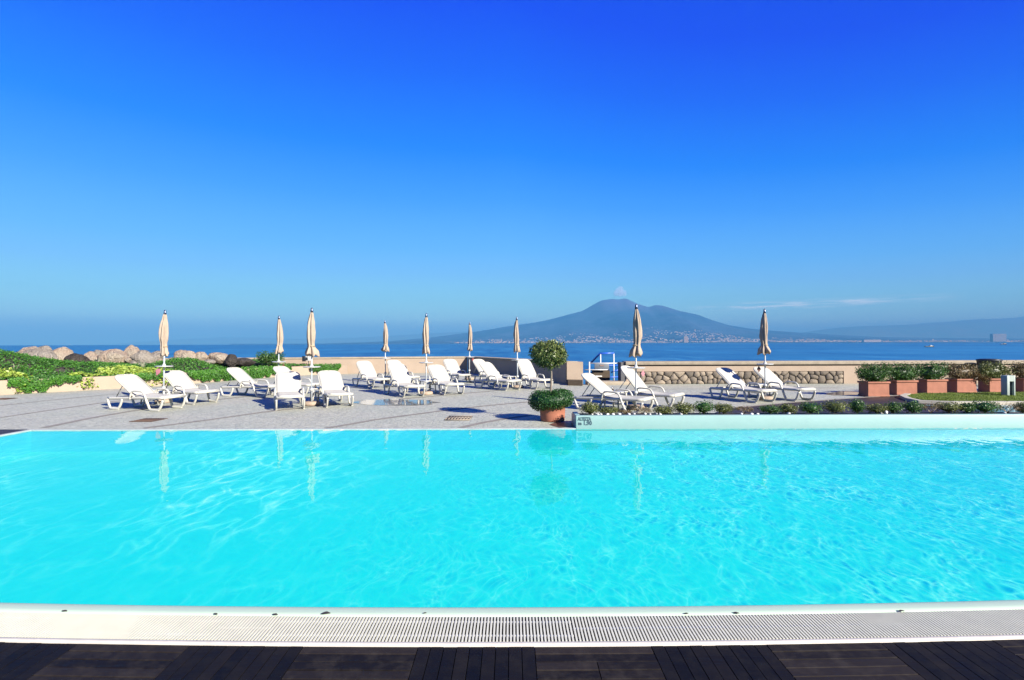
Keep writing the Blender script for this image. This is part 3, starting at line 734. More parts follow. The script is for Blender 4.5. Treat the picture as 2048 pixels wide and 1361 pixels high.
def blob(pts, name, mat, z, wob=.12):
    P = [G(*p) for p in pts]; c_ = sum(P, Vector()) / len(P); m = MB(); vs = []
    n = 40
    for k in range(n):
        t = k / n * len(P); i = int(t); f = t - i; p = P[i] * (1 - f) + P[(i + 1) % len(P)] * f
        p = c_ + (p - c_) * (1 + wob * mn.noise(Vector((p.x * 3, p.y * 3, 1)))); vs.append((p.x, p.y, z))
    m.add(vs, [tuple(range(n))]); return m.build(name, mat, kind='structure')
blob([(700, 806), (725, 802), (790, 799), (850, 802), (880, 806), (845, 811), (780, 812), (730, 810)], 'puddle', M_wet, .007, .3)
blob([(1650, 788), (1680, 783.5), (1720, 785), (1712, 791), (1668, 791.5)], 'puddle', M_wet, .007, .3)
blob([(1098, 850), (1112, 845.5), (1150, 846), (1148, 853), (1120, 856)], 'puddle', simple('damp_brown_stain', (.10, .05, .035), .5), .0065, .4)

# drain covers
def drain(label, pts, bars):
    P = [G(*p) for p in pts]; c_ = sum(P, Vector()) / 4; t = thing('drain_cover', label, 'drain cover', (c_.x, c_.y, .004), 0)
    L = [(p - c_) for p in P]; m = MB()
    if not bars:
        m.prism([(p.x, p.y) for p in L], 0, .008); m.build('iron_plate', M_rust, t)
        m = MB(); ex = (L[1] - L[0]); ey = (L[3] - L[0])
        for i in range(1, 9): a = L[0] + ex * i / 9; b_ = a + ey; m.tube([a * .96 + Vector((0, 0, .009)), b_ * .96 + Vector((0, 0, .009))], .006, 4)
        m.build('tread_rib', M_rust, t)
    else:
        m.prism([(p.x, p.y) for p in L], 0, .004); m.build('pit_shade', M_gutter, t)  # flat dark plate paints the shade of the holes between the bars
        m = MB(); ex = (L[1] - L[0]); ey = (L[3] - L[0])
        for i in range(9): a = L[0] + ex * i / 8 + Vector((0, 0, .01)); m.tube([a, a + ey], .010, 6)
        for j in range(3): a = L[0] + ey * j / 2 + Vector((0, 0, .011)); m.tube([a, a + ex], .011, 6)
        m.build('grille', simple('weathered_grille', (.30, .24, .17), .8, .5), t)
drain('brown iron drain cover set in the paving in front of the far left lounger', [(258, 844.5), (303, 844.5), (336, 838), (290, 838)], False)
drain('brown iron drain cover at the far left edge by the low planter wall', [(-18, 800), (12, 800), (36, 797), (5, 797)], False)
drain('square barred drain cover in the paving left of the potted tree', [(889, 841.5), (938, 841.5), (946, 834), (898, 834)], True)

# ------------------------------------------------------------ raised white pool wall with its planting
wl = G(1151, 856).x
t = thing('raised_pool_wall', 'raised white wall along the right of the far pool edge, with depth lettering', 'wall', (wl, PY1, 0))
Wtop = .245; WL = PXR + 8 - wl
m = MB(); m.box((WL / 2, .055, Wtop / 2 - .02), (WL, .13, Wtop + .04), bev=.008)
m.box((.05, .12 + .26, Wtop / 2 - .1), (.10, .52, Wtop + .19), bev=.008); m.box((WL / 2, .70, Wtop / 2 - .15), (WL, .12, Wtop + .19), bev=.008)
m.build('wall_face', M_white, t)
m = MB(); m.box((WL / 2, .38, Wtop / 2 - .02), (WL - .2, .515, Wtop - .04)); m.build('soil', simple('dark_soil', (.05, .035, .025), .95, .5, 10, .6, 60), t)
def text(s, size, x, z, parent):
    cu = bpy.data.curves.new('lettering', 'FONT'); cu.body = s; cu.size = size; cu.extrude = .002; cu.offset = .0055
    o = bpy.data.objects.new('lettering', cu); C.objects.link(o)
    dg = bpy.context.evaluated_depsgraph_get(); me = bpy.data.meshes.new_from_object(o.evaluated_get(dg)); C.objects.unlink(o); bpy.data.objects.remove(o)
    me.materials.clear(); me.materials.append(M_letter); o = bpy.data.objects.new('lettering', me); C.objects.link(o); o.parent = parent
    o.location = (x, -.0125, z); o.rotation_euler = (R(90), 0, 0)
    w = max(v.co.x for v in me.vertices) - min(v.co.x for v in me.vertices)
    return o, w
o, w = text('ALTEZZA', .085, .035, .155, t); o.scale = (.262 / w, 1, 1)
o, w = text('Mt', .06, .040, .070, t); o.scale = (.070 / w, 1, 1)
o, w = text('1,90', .105, .135, .070, t); o.scale = (.155 / w, 1, 1)
# pebbles among the shrubs
rg = random.Random(12); peb = []
for k in range(22):
    x = rg.uniform(wl + .2, 9.9) if k > 9 else wl + .35 + k * .145 + rg.uniform(-.04, .04)
    if k < 3:
        bm_ = bmesh.new(); bmesh.ops.create_icosphere(bm_, subdivisions=2, radius=.026)
        for v in bm_.verts: v.co *= 1 + .3 * mn.noise(v.co * 30 + Vector((k, 0, 0)))
        mb = MB(); mb.bm(bm_, mi=0, smooth=True); o = mb.build('pebble', M_pebble); peb.append(o)
    else: o = peb[k % 3].copy(); C.objects.link(o)
    o.location = (x, PY1 + rg.uniform(.16, .26), Wtop - .015 + .012); o.rotation_euler = (0, 0, rg.uniform(0, 6)); s = rg.uniform(.7, 1.3); o.scale = (s * 1.3, s, s * .75)
    tag(o, 'white pebble on the soil among the low shrubs of the raised pool wall', 'pebble', 'white pebbles under the low shrubs')
o = peb[0].copy(); C.objects.link(o); p_ = P3(1772, 829, 10.32); o.location = (p_.x, 10.32, Wtop + .02); o.scale = (1.5, 1.3, 1.5)
tag(o, 'largest white stone of the raised bed, peeking between two shrubs at right', 'stone')

# foliage
def blobpt(rg, rad, shell=.6, seed=0, fr=1.6, amp=.22):
    d = Vector((rg.gauss(0, 1), rg.gauss(0, 1), rg.gauss(0, 1))).normalized()
    r_ = 1 - (1 - shell) * rg.random() ** 1.5
    k = 1 + amp * mn.noise(d * fr + Vector((seed * 7.1, 0, 0))) + amp * .6 * mn.noise(d * fr * 2.7 + Vector((0, seed * 3.3, 0)))
    return Vector((d.x * rad[0], d.y * rad[1], d.z * rad[2])) * (r_ * k), d
def bush(mb, c, rad, n, size, rg, seed=0, shell=.6, amp=.22, fr=1.6, zmin=None, asp=.5, mi=0, hole=None):
    for _ in range(n):
        p, d = blobpt(rg, rad, shell, seed, fr, amp)
        if hole and mn.noise(d * 2.6 + Vector((seed, seed, 0))) < hole: continue
        p = p + Vector(c)
        if zmin is not None and p.z < zmin: continue
        nr = (d + Vector((rg.gauss(0, .7), rg.gauss(0, .7), rg.gauss(0, .7)))).normalized()
        mb.leaf(p, nr, size * rg.uniform(.6, 1.4), rg, mi, asp)
def core(mb, c, rad, seed=0, mi=0, sub=2):
    bm_ = bmesh.new(); bmesh.ops.create_icosphere(bm_, subdivisions=sub, radius=1)
    for v in bm_.verts: d = v.co.normalized(); k = 1 + .22 * mn.noise(d * 2.1 + Vector((seed * 3.7, 0, 0))); v.co = Vector((d.x * rad[0] * k, d.y * rad[1] * k, d.z * rad[2] * k))
    mb.bm(bm_, Matrix.Translation(c), mi, True)
LG1 = leaf_mat('olive_shrub_leaf', [(.045, .055, .012), (.10, .12, .025), (.16, .17, .045), (.06, .075, .018)], .4, 12)
LG2 = leaf_mat('brown_shrub_leaf', [(.07, .05, .02), (.16, .10, .04), (.20, .16, .07), (.07, .07, .02)], .5, 12)
LG3 = leaf_mat('dark_green_leaf', [(.010, .040, .006), (.035, .095, .014), (.085, .16, .028), (.018, .06, .010)], .4, 8)
LG4 = leaf_mat('bright_cover_leaf', [(.022, .085, .008), (.04, .14, .012), (.075, .20, .018), (.03, .10, .010)], .5, 1.2)
LG5 = leaf_mat('glossy_laurel_leaf', [(.020, .040, .006), (.06, .09, .018), (.22, .25, .08), (.035, .06, .012)], .3, 9)
LG6 = leaf_mat('box_hedge_leaf', [(.008, .035, .007), (.022, .075, .012), (.04, .12, .018)], .45, 9)
LG7 = leaf_mat('lime_succulent_leaf', [(.14, .22, .02), (.24, .32, .04), (.34, .40, .09)], .4, 3)
LG8 = leaf_mat('rusty_leaf', [(.07, .035, .012), (.13, .075, .02), (.10, .09, .02)], .5, 8)
SH = [(1180, 38, 808, 0, 'olive-green'), (1217, 36, 817, 0, 'low loose green'), (1250, 24, 822, 1, 'thin straggly'), (1284, 34, 815, 1, 'see-through brown twiggy'), (1327, 36, 816, 0, 'small olive'), (1367, 40, 809, 0, 'round olive-green'),
      (1407, 40, 805.5, 2, 'full dark green'), (1447, 37, 810, 0, 'round olive'), (1489, 29, 815, 1, 'brown and sparse'), (1541, 38, 814.5, 2, 'low green'), (1577, 32, 811, 0, 'olive'), (1621, 40, 807.5, 2, 'bushy dark green'),
      (1670, 50, 804, 0, 'largest rounded olive'), (1714, 27, 803, 2, 'tall narrow green'), (1754, 38, 811, 0, 'squat olive'), (1786, 28, 808, 2, 'narrow green'), (1825, 34, 807, 2, 'dark green'),
      (1862, 32, 809, 1, 'brownish open'), (1896, 44, 807, 0, 'wide olive'), (1934, 30, 809, 2, 'small dark'), (1970, 46, 805, 2, 'wide dark green'), (2015, 44, 807, 1, 'branching brown with pale twigs'), (2046, 24, 808, 0, 'olive')]
rg = random.Random(21)
LS = [LG1, LG2, LG3]
for i, (px, w, top, kd, lk) in enumerate(SH):
    Y = PY1 + .36 + rg.uniform(-.04, .04); c_ = P3(px, 830, Y); tp = P3(px, top, Y).z; sc_ = Y / F; rw = w * sc_ / 2; h = (tp - Wtop + .03) * 1.12; rw *= 1.08
    t = thing('low_shrub', 'low shrub on the white pool wall, %s, %s' % (lk, ORD[i]), 'shrub', (c_.x, Y, Wtop - .02), 0, 'low shrubs along the raised pool wall')
    mb = MB(); mb_s = MB()
    for q in range(9):
        a = q * 2.4; e = Vector((math.cos(a) * rw * .75, math.sin(a) * rw * .75, h * rg.uniform(.45, .8)))
        mid = Vector((e.x * .35, e.y * .35, h * .25)); mb_s.tube([(0, 0, 0), mid, e], [.006, .004, .002], 4)
        if kd == 1: bush(mb, e, (rw * .42, rw * .42, h * .26), 34, .026, rg, i * 10 + q, .1, .3)
        else: bush(mb, e * .92, (rw * .42, rw * .42, h * .30), 46, .026, rg, i * 10 + q, .2, .3)
    if kd != 1: core(mb, (0, 0, h * .48), (rw * .62, rw * .62, h * .36), i); bush(mb, (0, 0, h * .5), (rw, rw, h * .5), 700, .032, rg, i, .45, .3, 2.2, zmin=.0)
    else: bush(mb, (0, 0, h * .6), (rw, rw, h * .42), 110, .024, rg, i, .4, .35, 2.5, zmin=.03)
    mb.build('foliage', LS[kd], t); mb_s.build('stem', M_bark if kd != 1 else simple('pale_twig', (.42, .34, .24), .8), t)

# ------------------------------------------------------------ loungers
def arc(pts, n=6):
    """smooth polyline through control points (Catmull-Rom)"""
    P = [Vector(p) for p in pts]; P = [P[0] * 2 - P[1]] + P + [P[-1] * 2 - P[-2]]; o_ = []
    for i in range(1, len(P) - 2):
        for k in range(n):
            t = k / n; a, b, c, d = P[i - 1], P[i], P[i + 1], P[i + 2]
            o_.append(.5 * ((2 * b) + (c - a) * t + (2 * a - 5 * b + 4 * c - d) * t * t + (3 * b - a - 3 * c + d) * t ** 3))
    return o_ + [P[-2]]
def slab(mb, prof, hw_fn, th, crown=.0, mi=0):
    """cushion-like panel following a profile of (x, z), half width by position"""
    NW = 8; n = len(prof); vs = []
    for s_ in (1, -1):
        for i, (x, z) in enumerate(prof):
            hw = hw_fn(i / (n - 1))
            for k in range(NW + 1):
                u = k / NW * 2 - 1; zz_ = z + (th / 2 - .35 * th * abs(u) ** 6) * s_ - crown * (1 - u * u)
                vs.append((x, u * hw, zz_))
    W = NW + 1; fs = []
    for i in range(n - 1):
        for k in range(NW):
            a = i * W + k; fs.append((a, a + W, a + W + 1, a + 1)); b = a + n * W; fs.append((b, b + 1, b + W + 1, b + W))
    for i in range(n - 1):
        a = i * W; b = a + n * W; fs.append((a, b, b + W, a + W)); a += NW; b += NW; fs.append((a, a + W, b + W, b))
    for k in range(NW):
        b = n * W + k; fs.append((k, k + 1, b + 1, b)); a = (n - 1) * W + k; b = a + n * W; fs.append((a, b, b + 1, a + 1))
    mb.add(vs, fs, mi, True)
def make_lounger():
    t = thing('sun_lounger', '', 'sun lounger')
    mb = MB()                                   # side rails, ends
    for s in (-1, 1):
        mb.tube(arc([(-.90, .31 * s, .275), (-.60, .31 * s, .285), (-.15, .31 * s, .30), (.35, .31 * s, .315), (.88, .30 * s, .325)], 4), .026, 8, flat=1.35, up=(0, 0, 1))
    mb.tube([(.885, -.31, .322), (.885, .31, .322)], .024, 8, flat=1.2); mb.tube([(-.90, -.31, .275), (-.90, .31, .275)], .022, 8)
    mb.tube([(-.45, -.3, .27), (-.45, .3, .27)], .014, 6); mb.tube([(.1, -.3, .285), (.1, .3, .285)], .014, 6)
    mb.build('frame', M_plastic, t)
    for s in (-1, 1):
        for (x0, x1) in ((-.92, -.42), (.36, .88)):
            mb = MB(); y = .318 * s
            mb.tube(arc([(x0, y, .27), (x0 + .045, y, .15), (x0 + .10, y, .045), (x0 + .16, y, .028), (x1 - .18, y, .028), (x1 - .11, y, .055), (x1 - .05, y, .15), (x1 - .01, y, .27)], 4), .025, 8, flat=1.35, up=(0, 0, 1))
            mb.box(((x0 + x1) / 2, y, .013), (x1 - x0 - .22, .044, .026), bev=.006)
            mb.build('leg', M_plastic, t)
        mb = MB(); y = .335 * s
        mb.tube(arc([(-.16, y, .26), (-.11, y, .42), (-.04, y, .475), (.14, y, .475), (.26, y, .455), (.33, y, .36), (.40, y, .17)], 5), .023, 8, flat=1.1, up=(0, 1, 0))
        mb.build('armrest', M_plastic, t)
    prof_ = [(-.08 + .985 * i / 22, .352 - .018 * math.sin(math.pi * i / 22 * 1.0) + .012 * math.cos(i / 22 * 6.3)) for i in range(23)]
    prof_[-1] = (prof_[-1][0], prof_[-1][1] - .012)
    mb = MB(); slab(mb, prof_, lambda u: .285 * (1 - .10 * max(0, (u - .86) / .14) ** 2), .034, .008); mb.build('seat', M_sling, t)
    mb = MB()
    pr = [(-.86 * i / 20, .0 + .022 * math.sin(math.pi * i / 20)) for i in range(21)]
    slab(mb, pr, lambda u: .29 * (1 - .34 * max(0, (u - .85) / .15) ** 2.4), .032, .010)
    bk = mb.build('backrest', M_sling, t, loc=(-.07, 0, .355))
    mb = MB()
    for s in (-1, 1): mb.tube(arc([(.06, .302 * s, -.012), (-.30, .305 * s, .0), (-.68, .302 * s, .0), (-.80, .26 * s, -.002), (-.86, .17 * s, -.006), (-.875, 0, -.008)], 4), .017, 6, flat=1.3)
    mb.build('back_frame', M_plastic, bk)
    mb = MB()
    for s in (-1, 1): mb.tube([(0, .20 * s, .0), (1, .20 * s, 0)], .012, 6)
    mb.tube([(1, -.22, 0), (1, .22, 0)], .012, 6); mb.build('prop', M_plastic, t)
    for s in (-1, 1):
        mb = MB(); mb.tube([(0, 0, 0), (0, .012 * s, 0)], .016, 8); mb.build('hinge_bolt', M_wood, t, loc=(-.07, .35 * s, .345))
    return t
def set_back(t, ang):
    for c in kids(t):
        if c.name.startswith('backrest'): c.rotation_euler = (0, ang, 0)
        if c.name.startswith('prop'):
            top = Vector((-.07 - .55 * math.cos(ang), 0, .355 + .55 * math.sin(ang) - .02)); bot = Vector((-.88 + .1, 0, .29)); d = top - bot
            c.location = bot; c.rotation_euler = (0, -math.atan2(d.z, d.x), 0); c.scale = (d.length, 1, 1)
LG = 'white sun loungers on the terrace'
LNG = [(-9.28, 13.36, (1, -.28), 35, 'white lounger seen from the side at the far left, nearest the pool'),
       (-9.15, 14.85, (.9, -.45), 36, 'white lounger just behind the far left one, partly hidden by the umbrella pole'),
       (-8.22, 16.6, (.96, -.26), 37, 'white lounger in front of the green planter, left of the two facing the pool'),
       (-5.86, 13.78, (.43, -.90), 36, 'white lounger facing the pool, left of the front centre umbrella'),
       (-7.13, 17.3, (.9, -.40), 37, 'white lounger largely hidden behind the front one left of the centre umbrella'),
       (-4.86, 14.3, (.50, -.87), 36, 'white lounger facing the pool, right of the front centre umbrella'),
       (-5.33, 19.85, (.66, -.75), 44, 'white lounger standing alone in front of the cream wall, left of the middle row'),
       (-3.45, 16.75, (.56, -.83), 45, 'white lounger with steep back, left of the umbrella in the middle of the terrace'),
       (-4.45, 21.1, (.66, -.75), 43, 'white lounger mostly hidden behind the steep-backed one in the middle row'),
       (-2.27, 17.45, (.52, -.85), 38, 'white lounger right of the umbrella in the middle of the terrace'),
       (-2.42, 22.4, (.48, -.88), 42, 'far white lounger in the corner of the walls with a tray shadow on its back'),
       (-1.0, 21.6, (.66, -.75), 44, 'white lounger by the shaded wall, behind and left of another one'),
       (-.52, 18.85, (.70, -.71), 42, 'white lounger by the shaded wall, in front of the one it overlaps'),
       (.72, 19.35, (.52, -.85), 50, 'white lounger just behind the trunk of the potted tree'),
       (2.47, 12.80, (.80, -.60), 36, 'white lounger right of the potted tree, nearest the raised pool wall'),
       (3.52, 13.75, (.76, -.65), 49, 'white lounger with steep back by the stone wall, behind the umbrella pole'),
       (6.58, 15.02, (.40, -.92), 37, 'white lounger left of the far right umbrella with a round shadow on its back'),
       (7.86, 15.40, (.38, -.92), 37, 'rightmost white lounger, right of the far right umbrella')]
base = make_lounger()
for i, (x, y, h, a, lb) in enumerate(LNG):
    o = base if i == 0 else copy_tree(base)
    o.location = (x, y, .004); o.rotation_euler = (0, 0, math.atan2(h[1], h[0])); tag(o, lb, 'sun lounger', LG); set_back(o, R(a))
    for c in kids(o):
        pass

# ------------------------------------------------------------ umbrellas
def make_umbrella(x, y, label, seed, flare=1.0, slim=1.0, lean=0.0, open_hem=.0):
    t = thing('closed_umbrella', label, 'umbrella', (x, y, .004), 0, 'closed beige umbrellas on the terrace')
    rg = random.Random(seed); H = 2.6; t.rotation_euler = (R(rg.uniform(-.8, .8)), R(rg.uniform(-.8, .8)), 0)
    mb = MB(); mb.lathe([(.20, 0), (.215, .02), (.215, .07), (.19, .10), (.06, .105), (.05, .10)], 28); mb.build('base', M_concrete, t)
    mb = MB(); mb.tube([(0, 0, .09), (0, 0, 1.2), (0, 0, 2.5)], .021, 10); mb.build('pole', M_pole, t)
    mb = MB(); mb.lathe([(.022, .38), (.045, .385), (.05, .41), (.045, .445), (.022, .45)], 12); mb.build('collar', M_tray, t)
    mb = MB(); mb.lathe([(.02, 1.0), (.205, 1.005), (.222, 1.02), (.222, 1.032), (.20, 1.03), (.06, 1.022), (.045, 1.05), (.024, 1.10)], 32); mb.build('tray', M_tray, t)
    ph = rg.uniform(0, 6); tw = rg.uniform(-1.6, 1.6)
    pf = [(.098 * flare, 1.335), (.115 * flare, 1.325), (.118 * flare, 1.36), (.104 * flare, 1.45), (.088, 1.55), (.080, 1.60), (.086, 1.68), (.098 * slim, 1.80), (.100 * slim, 1.95),
          (.095 * slim, 2.10), (.084 * slim, 2.22), (.069, 2.34), (.052, 2.43), (.036, 2.48), (.018, 2.49)]
    def fn(th, i, r_, z):
        k = 8; u = (z - 1.32) / 1.17; amp = .26 * (1 - u) + .24
        w = (1.3 * abs(math.sin(k * th / 2 + ph + tw * u * 1.5)) - .9) + math.sin(5 * th + ph * 2 + tw * u * 3) * .45
        rr = r_ * .86 * (1 + amp * w +   .26 * mn.noise(Vector((math.cos(th) * 2, math.sin(th) * 2, z * 4 + seed))))
        return rr, lean * .03 * math.sin(u * 3.1) + .012 * mn.noise(Vector((z * 2.5, seed, 0))), .01 * mn.noise(Vector((seed, z * 2.5, 0)))
    mb = MB(); mb.lathe(pf, 64, fn=fn)
    vv = []
    for q, v in enumerate(mb.v):
        if q < 192: th = 2 * math.pi * (q % 64) / 64; v = (v[0], v[1], v[2] + .03 * math.sin(4 * th + ph) + .02 * math.sin(7 * th))
        vv.append(v)
    mb.v = vv; cp = mb.build('canopy', M_canopy, t)
    mb = MB(); mb.lathe([(.076, 1.562), (.084, 1.568), (.084, 1.590), (.076, 1.596)], 20); mb.build('tie_strap', simple('beige_strap', (.40, .30, .18), .8), cp)
    mb = MB(); mb.lathe([(.026, 2.47), (.036, 2.475), (.036, 2.53), (.028, 2.545), (.028, 2.575), (.016, 2.60), (.004, 2.605)], 14); mb.build('finial', M_cap, t)
    return t
UMB = [(327, 69, 'beige umbrella between the two far left loungers, pink sign on its tray', 1, .85, 1.15),
       (557, 56.5, 'beige umbrella in front of the green bush, left of the front centre one', 2, 1.1, 1.0),
       (623, 72.5, 'beige umbrella between the two loungers facing the pool, with wide ragged hem', 3, 1.45, 1.1),
       (771, 46.7, 'beige umbrella in front of the cream wall, left of the middle one', 4, 1.25, 1.0),
       (852, 60.4, 'beige umbrella standing between two middle loungers, right of the cream wall one', 5, 1.05, 1.0),
       (938.5, 43, 'smallest and farthest beige umbrella, by the corner of the walls', 6, 1.0, .9),
       (1035, 52.8, 'beige umbrella just left of the potted tree', 7, 1.0, .95),
       (1270, 76.5, 'beige umbrella in front of the volcano, right of the potted tree', 8, 1.3, 1.1),
       (1530.5, 65, 'rightmost beige umbrella, with a brown diamond sign on its tray', 9, 1.4, 1.05)]
UP = []
for px, tt, lb, sd, fl, sm_ in UMB:
    Y = F * .968 / tt; X = (px - 1024) / F * Y
    if sd == 8: X, Y = 3.05, 12.98
    if sd == 9: X, Y = 7.22, 14.98
    UP.append((X, Y)); make_umbrella(X, Y, lb, sd, fl, sm_, lean=(-1) ** sd)
def sign(x, y, z, mat, lb, rz=0, s=.10, tilt=0):
    mb = MB(); n = 4
    vs = [(-s * .62, -.004, 0), (0, -.004, -s), (s * .62, -.004, 0), (0, -.004, s)]; vs += [(a, .004, c) for a, b, c in vs]
    mb.add(vs, [(0, 1, 2, 3), (7, 6, 5, 4), (0, 4, 5, 1), (1, 5, 6, 2), (2, 6, 7, 3), (3, 7, 4, 0)])
    t = thing('hanging_sign', lb, 'sign', (x, y, z), rz, 'diamond signs hanging from umbrella trays'); t.rotation_euler = (0, tilt, rz)
    mb.build('panel', mat, t); mb = MB(); mb.tube([(0, 0, s), (0, 0, s + .035)], .003, 5); mb.build('hook', M_pole, t)
sign(UP[0][0] - .07, UP[0][1] - .12, .885, M_pink, 'faded pink diamond sign hanging from the tray of the far left umbrella', 0, .12, .3)
sign(UP[7][0] + .19, UP[7][1] + .02, .885, M_pink, 'faded pink diamond sign hanging from the tray in front of the stone wall', .2, .085)
sign(UP[8][0] - .19, UP[8][1] - .02, .885, M_brown, 'brown diamond sign hanging from the tray of the rightmost umbrella', 0, .095)
sign(UP[5][0] + .17, UP[5][1], .895, simple('red_sign', (.40, .07, .06), .6), 'small red diamond sign hanging from the farthest umbrella tray', 0, .09)
sign(UP[1][0] + .17, UP[1][1], .895, M_brown, 'narrow brown diamond sign hanging beside the umbrella by the green bush', 1.2, .08)
# side tables
def side_table(x, y, rz, label, first=[None]):
    if first[0] is None:
        t = thing('side_table', label, 'side table'); mb = MB(); mb.box((0, 0, .40), (.46, .46, .03), bev=.012); mb.build('table_top', M_plastic, t)
        for sx in (-1, 1):
            for sy in (-1, 1): mb = MB(); mb.tube([(sx * .18, sy * .18, .39), (sx * .205, sy * .205, .0)], [.026, .018], 8); mb.build('leg', M_plastic, t)
        mb = MB(); mb.box((0, 0, .14), (.34, .34, .018), bev=.006); mb.build('shelf', M_plastic, t); first[0] = t
    else: t = copy_tree(first[0])
    t.location = (x, y, .004); t.rotation_euler = (0, 0, rz); tag(t, label, 'side table', 'low white side tables'); return t
side_table(UP[2][0] - .02, UP[2][1] + .62, .5, 'low white side table behind the pole of the front centre umbrella')
side_table(UP[4][0] - .05, UP[4][1] + .6, .6, 'low white side table behind the middle umbrella between two loungers')
side_table(UP[6][0] - .32, UP[6][1] + .25, .7, 'low white side table left of the umbrella near the potted tree')
side_table(UP[7][0] - .42, UP[7][1] + .35, .8, 'low white side table behind the lounger right of the potted tree')
side_table(UP[8][0] + .12, UP[8][1] + .62, .4, 'low white side table between the two far right loungers')
side_table(UP[0][0] + .05, UP[0][1] - .50, .2, 'low white side table between the two far left loungers')
def bottle(x, y, lb, mat, h=.10, z=.42):
    mb = MB(); mb.lathe([(.022, 0), (.026, .006), (.026, h * .6), (.012, h * .8), (.011, h), (.006, h + .004)], 12, mi=0); o = mb.build('small_bottle', mat, loc=(x, y, z)); tag(o, lb, 'bottle')
bottle(UP[7][0] - .50, UP[7][1] + .33, 'small dark bottle left on the side table behind the lounger right of the potted tree', M_bottle, .11)
bottle(UP[4][0] + .02, UP[4][1] + .62, 'small white bottle on the side table behind the middle umbrella', M_tray, .15)
bottle(UP[2][0] - .10, UP[2][1] + .55, 'small dark bottle on the side table behind the front centre umbrella', M_bottle, .09)

# ------------------------------------------------------------ potted tree
pc = G(1107, 845.5); pc = Vector((pc.x, pc.y + .26, .004))
pot = thing('terracotta_pot', 'large round terracotta pot beside the end of the white pool wall', 'plant pot', pc)
mb = MB(); mb.lathe([(.245, 0), (.255, .02), (.265, .15), (.272, .32), (.295, .33), (.30, .36), (.295, .39), (.265, .39), (.26, .34), (.02, .33)], 40); mb.build('pot_body', M_terra2, pot)
mb = MB(); mb.lathe([(.26, .335), (.262, .352), (.01, .37)], 30); mb.build('soil', simple('dark_soil', (.05, .035, .025), .95), pot)
tr = thing('ball_tree', 'clipped ball-headed tree growing in the terracotta pot', 'tree', pc + Vector((0, 0, .36)))
mb = MB(); mb.tube(arc([(-.02, 0, -.1), (-.035, 0, .25), (-.02, .01, .55), (-.03, 0, .80), (-.02, 0, 1.0)], 5), [.022] * 20 + [.018], 8)
for q in range(7):
    a = q * .9; mb.tube([(-.02, 0, .72 + .02 * q), (.13 * math.cos(a), .13 * math.sin(a), .90), (.27 * math.cos(a), .27 * math.sin(a), 1.02 + .05 * math.sin(q * 2))], [.012, .008, .004], 5)
mb.build('trunk', M_bark, tr)
rg = random.Random(77); mb = MB(); cc = (-.085, 0, 1.055)
bush(mb, cc, (.40, .40, .285), 4600, .052, rg, 3, .55, .16, 1.8, asp=.45)
bush(mb, (cc[0] + .06, 0, cc[2] - .07), (.36, .36, .25), 1100, .052, rg, 5, .3, .2, asp=.45)
core(mb, cc, (.30, .30, .20), 4, 0, 3); mb.build('crown', LG5, tr)
hd = thing('box_shrub', 'low clipped dark green shrub ring filling the top of the terracotta pot', 'shrub', pc + Vector((0, 0, .36)))
mb = MB(); rg = random.Random(78)
for q in range(9500):
    a = rg.uniform(0, 2 * math.pi); b_ = rg.uniform(0, 2 * math.pi); rr = .165 * (1 - .5 * rg.random() ** 2) * (1 + .22 * mn.noise(Vector((math.cos(a) * 2, math.sin(a) * 2, b_))))
    d = Vector((math.cos(a) * math.cos(b_), math.sin(a) * math.cos(b_), math.sin(b_) * 1.15)); c_ = Vector((math.cos(a) * .31 - .03, math.sin(a) * .30, .085 + .03 * math.cos(a + .3)))
    mb.leaf(c_ + d * rr, (d + Vector((rg.gauss(0, .6), rg.gauss(0, .6), rg.gauss(0, .6)))).normalized(), rg.uniform(.024, .042), rg, 0, .6)
bush(mb, (0, 0, .17), (.24, .22, .09), 1400, .03, rg, 2, .2)
ring = []
for k in range(28):
    for j in range(12):
        a = k / 28 * 2 * math.pi; b_ = j / 12 * 2 * math.pi; rr = .13 * (1 + .18 * mn.noise(Vector((math.cos(a) * 2, math.sin(a) * 2, b_))))
        ring.append(((.31 + rr * math.cos(b_)) * math.cos(a) - .03, (.31 + rr * math.cos(b_)) * math.sin(a), .085 + .03 * math.cos(a + .3) + rr * math.sin(b_)))
mb.add(ring, [(k * 12 + j, ((k + 1) % 28) * 12 + j, ((k + 1) % 28) * 12 + (j + 1) % 12, k * 12 + (j + 1) % 12) for k in range(28) for j in range(12)], 0, True)
mb.build('foliage', LG6, hd)

# ------------------------------------------------------------ boundary walls
def wall_seg(mb, a, b, th, z0, z1, mi=0):
    a = Vector((a[0], a[1], 0)); b = Vector((b[0], b[1], 0)); d = (b - a); L = d.length; c = (a + b) / 2; n_ = Vector((-d.y, d.x, 0)).normalized()
    c = c + n_ * th / 2; mb.box((c.x, c.y, (z0 + z1) / 2), (L, th, z1 - z0), rz=math.atan2(d.y, d.x), mi=mi)
A, B_, D_ = (-48, 24.0), (-2.5, 29.5), (2.15, 20.95)
A = (-34, 25.4)
t = thing('terrace_wall', 'long cream boundary wall behind the left half of the terrace', 'wall', (0, 0, 0))
mb = MB(); wall_seg(mb, A, B_, .45, -1.5, .80); mb.build('wall_face', M_wall, t)
mb = MB(); a2 = Vector(A); wall_seg(mb, (A[0], A[1] - .03), (B_[0] + .05, B_[1] - .03), .52, .822, .90); mb.build('coping', M_cope, t)
mb = MB(); wall_seg(mb, A, B_, .43, .80, .822); mb.build('shadow_joint', simple('dark_joint', (.09, .06, .04), .9), t)
t = thing('return_wall', 'shaded wall running from the corner towards the pool behind the potted tree', 'wall', (0, 0, 0))
mb = MB(); wall_seg(mb, (B_[0] + .02, B_[1] - .05), (D_[0], D_[1] + .02), .55, -1.5, .84); mb.build('wall_face', M_wall, t)
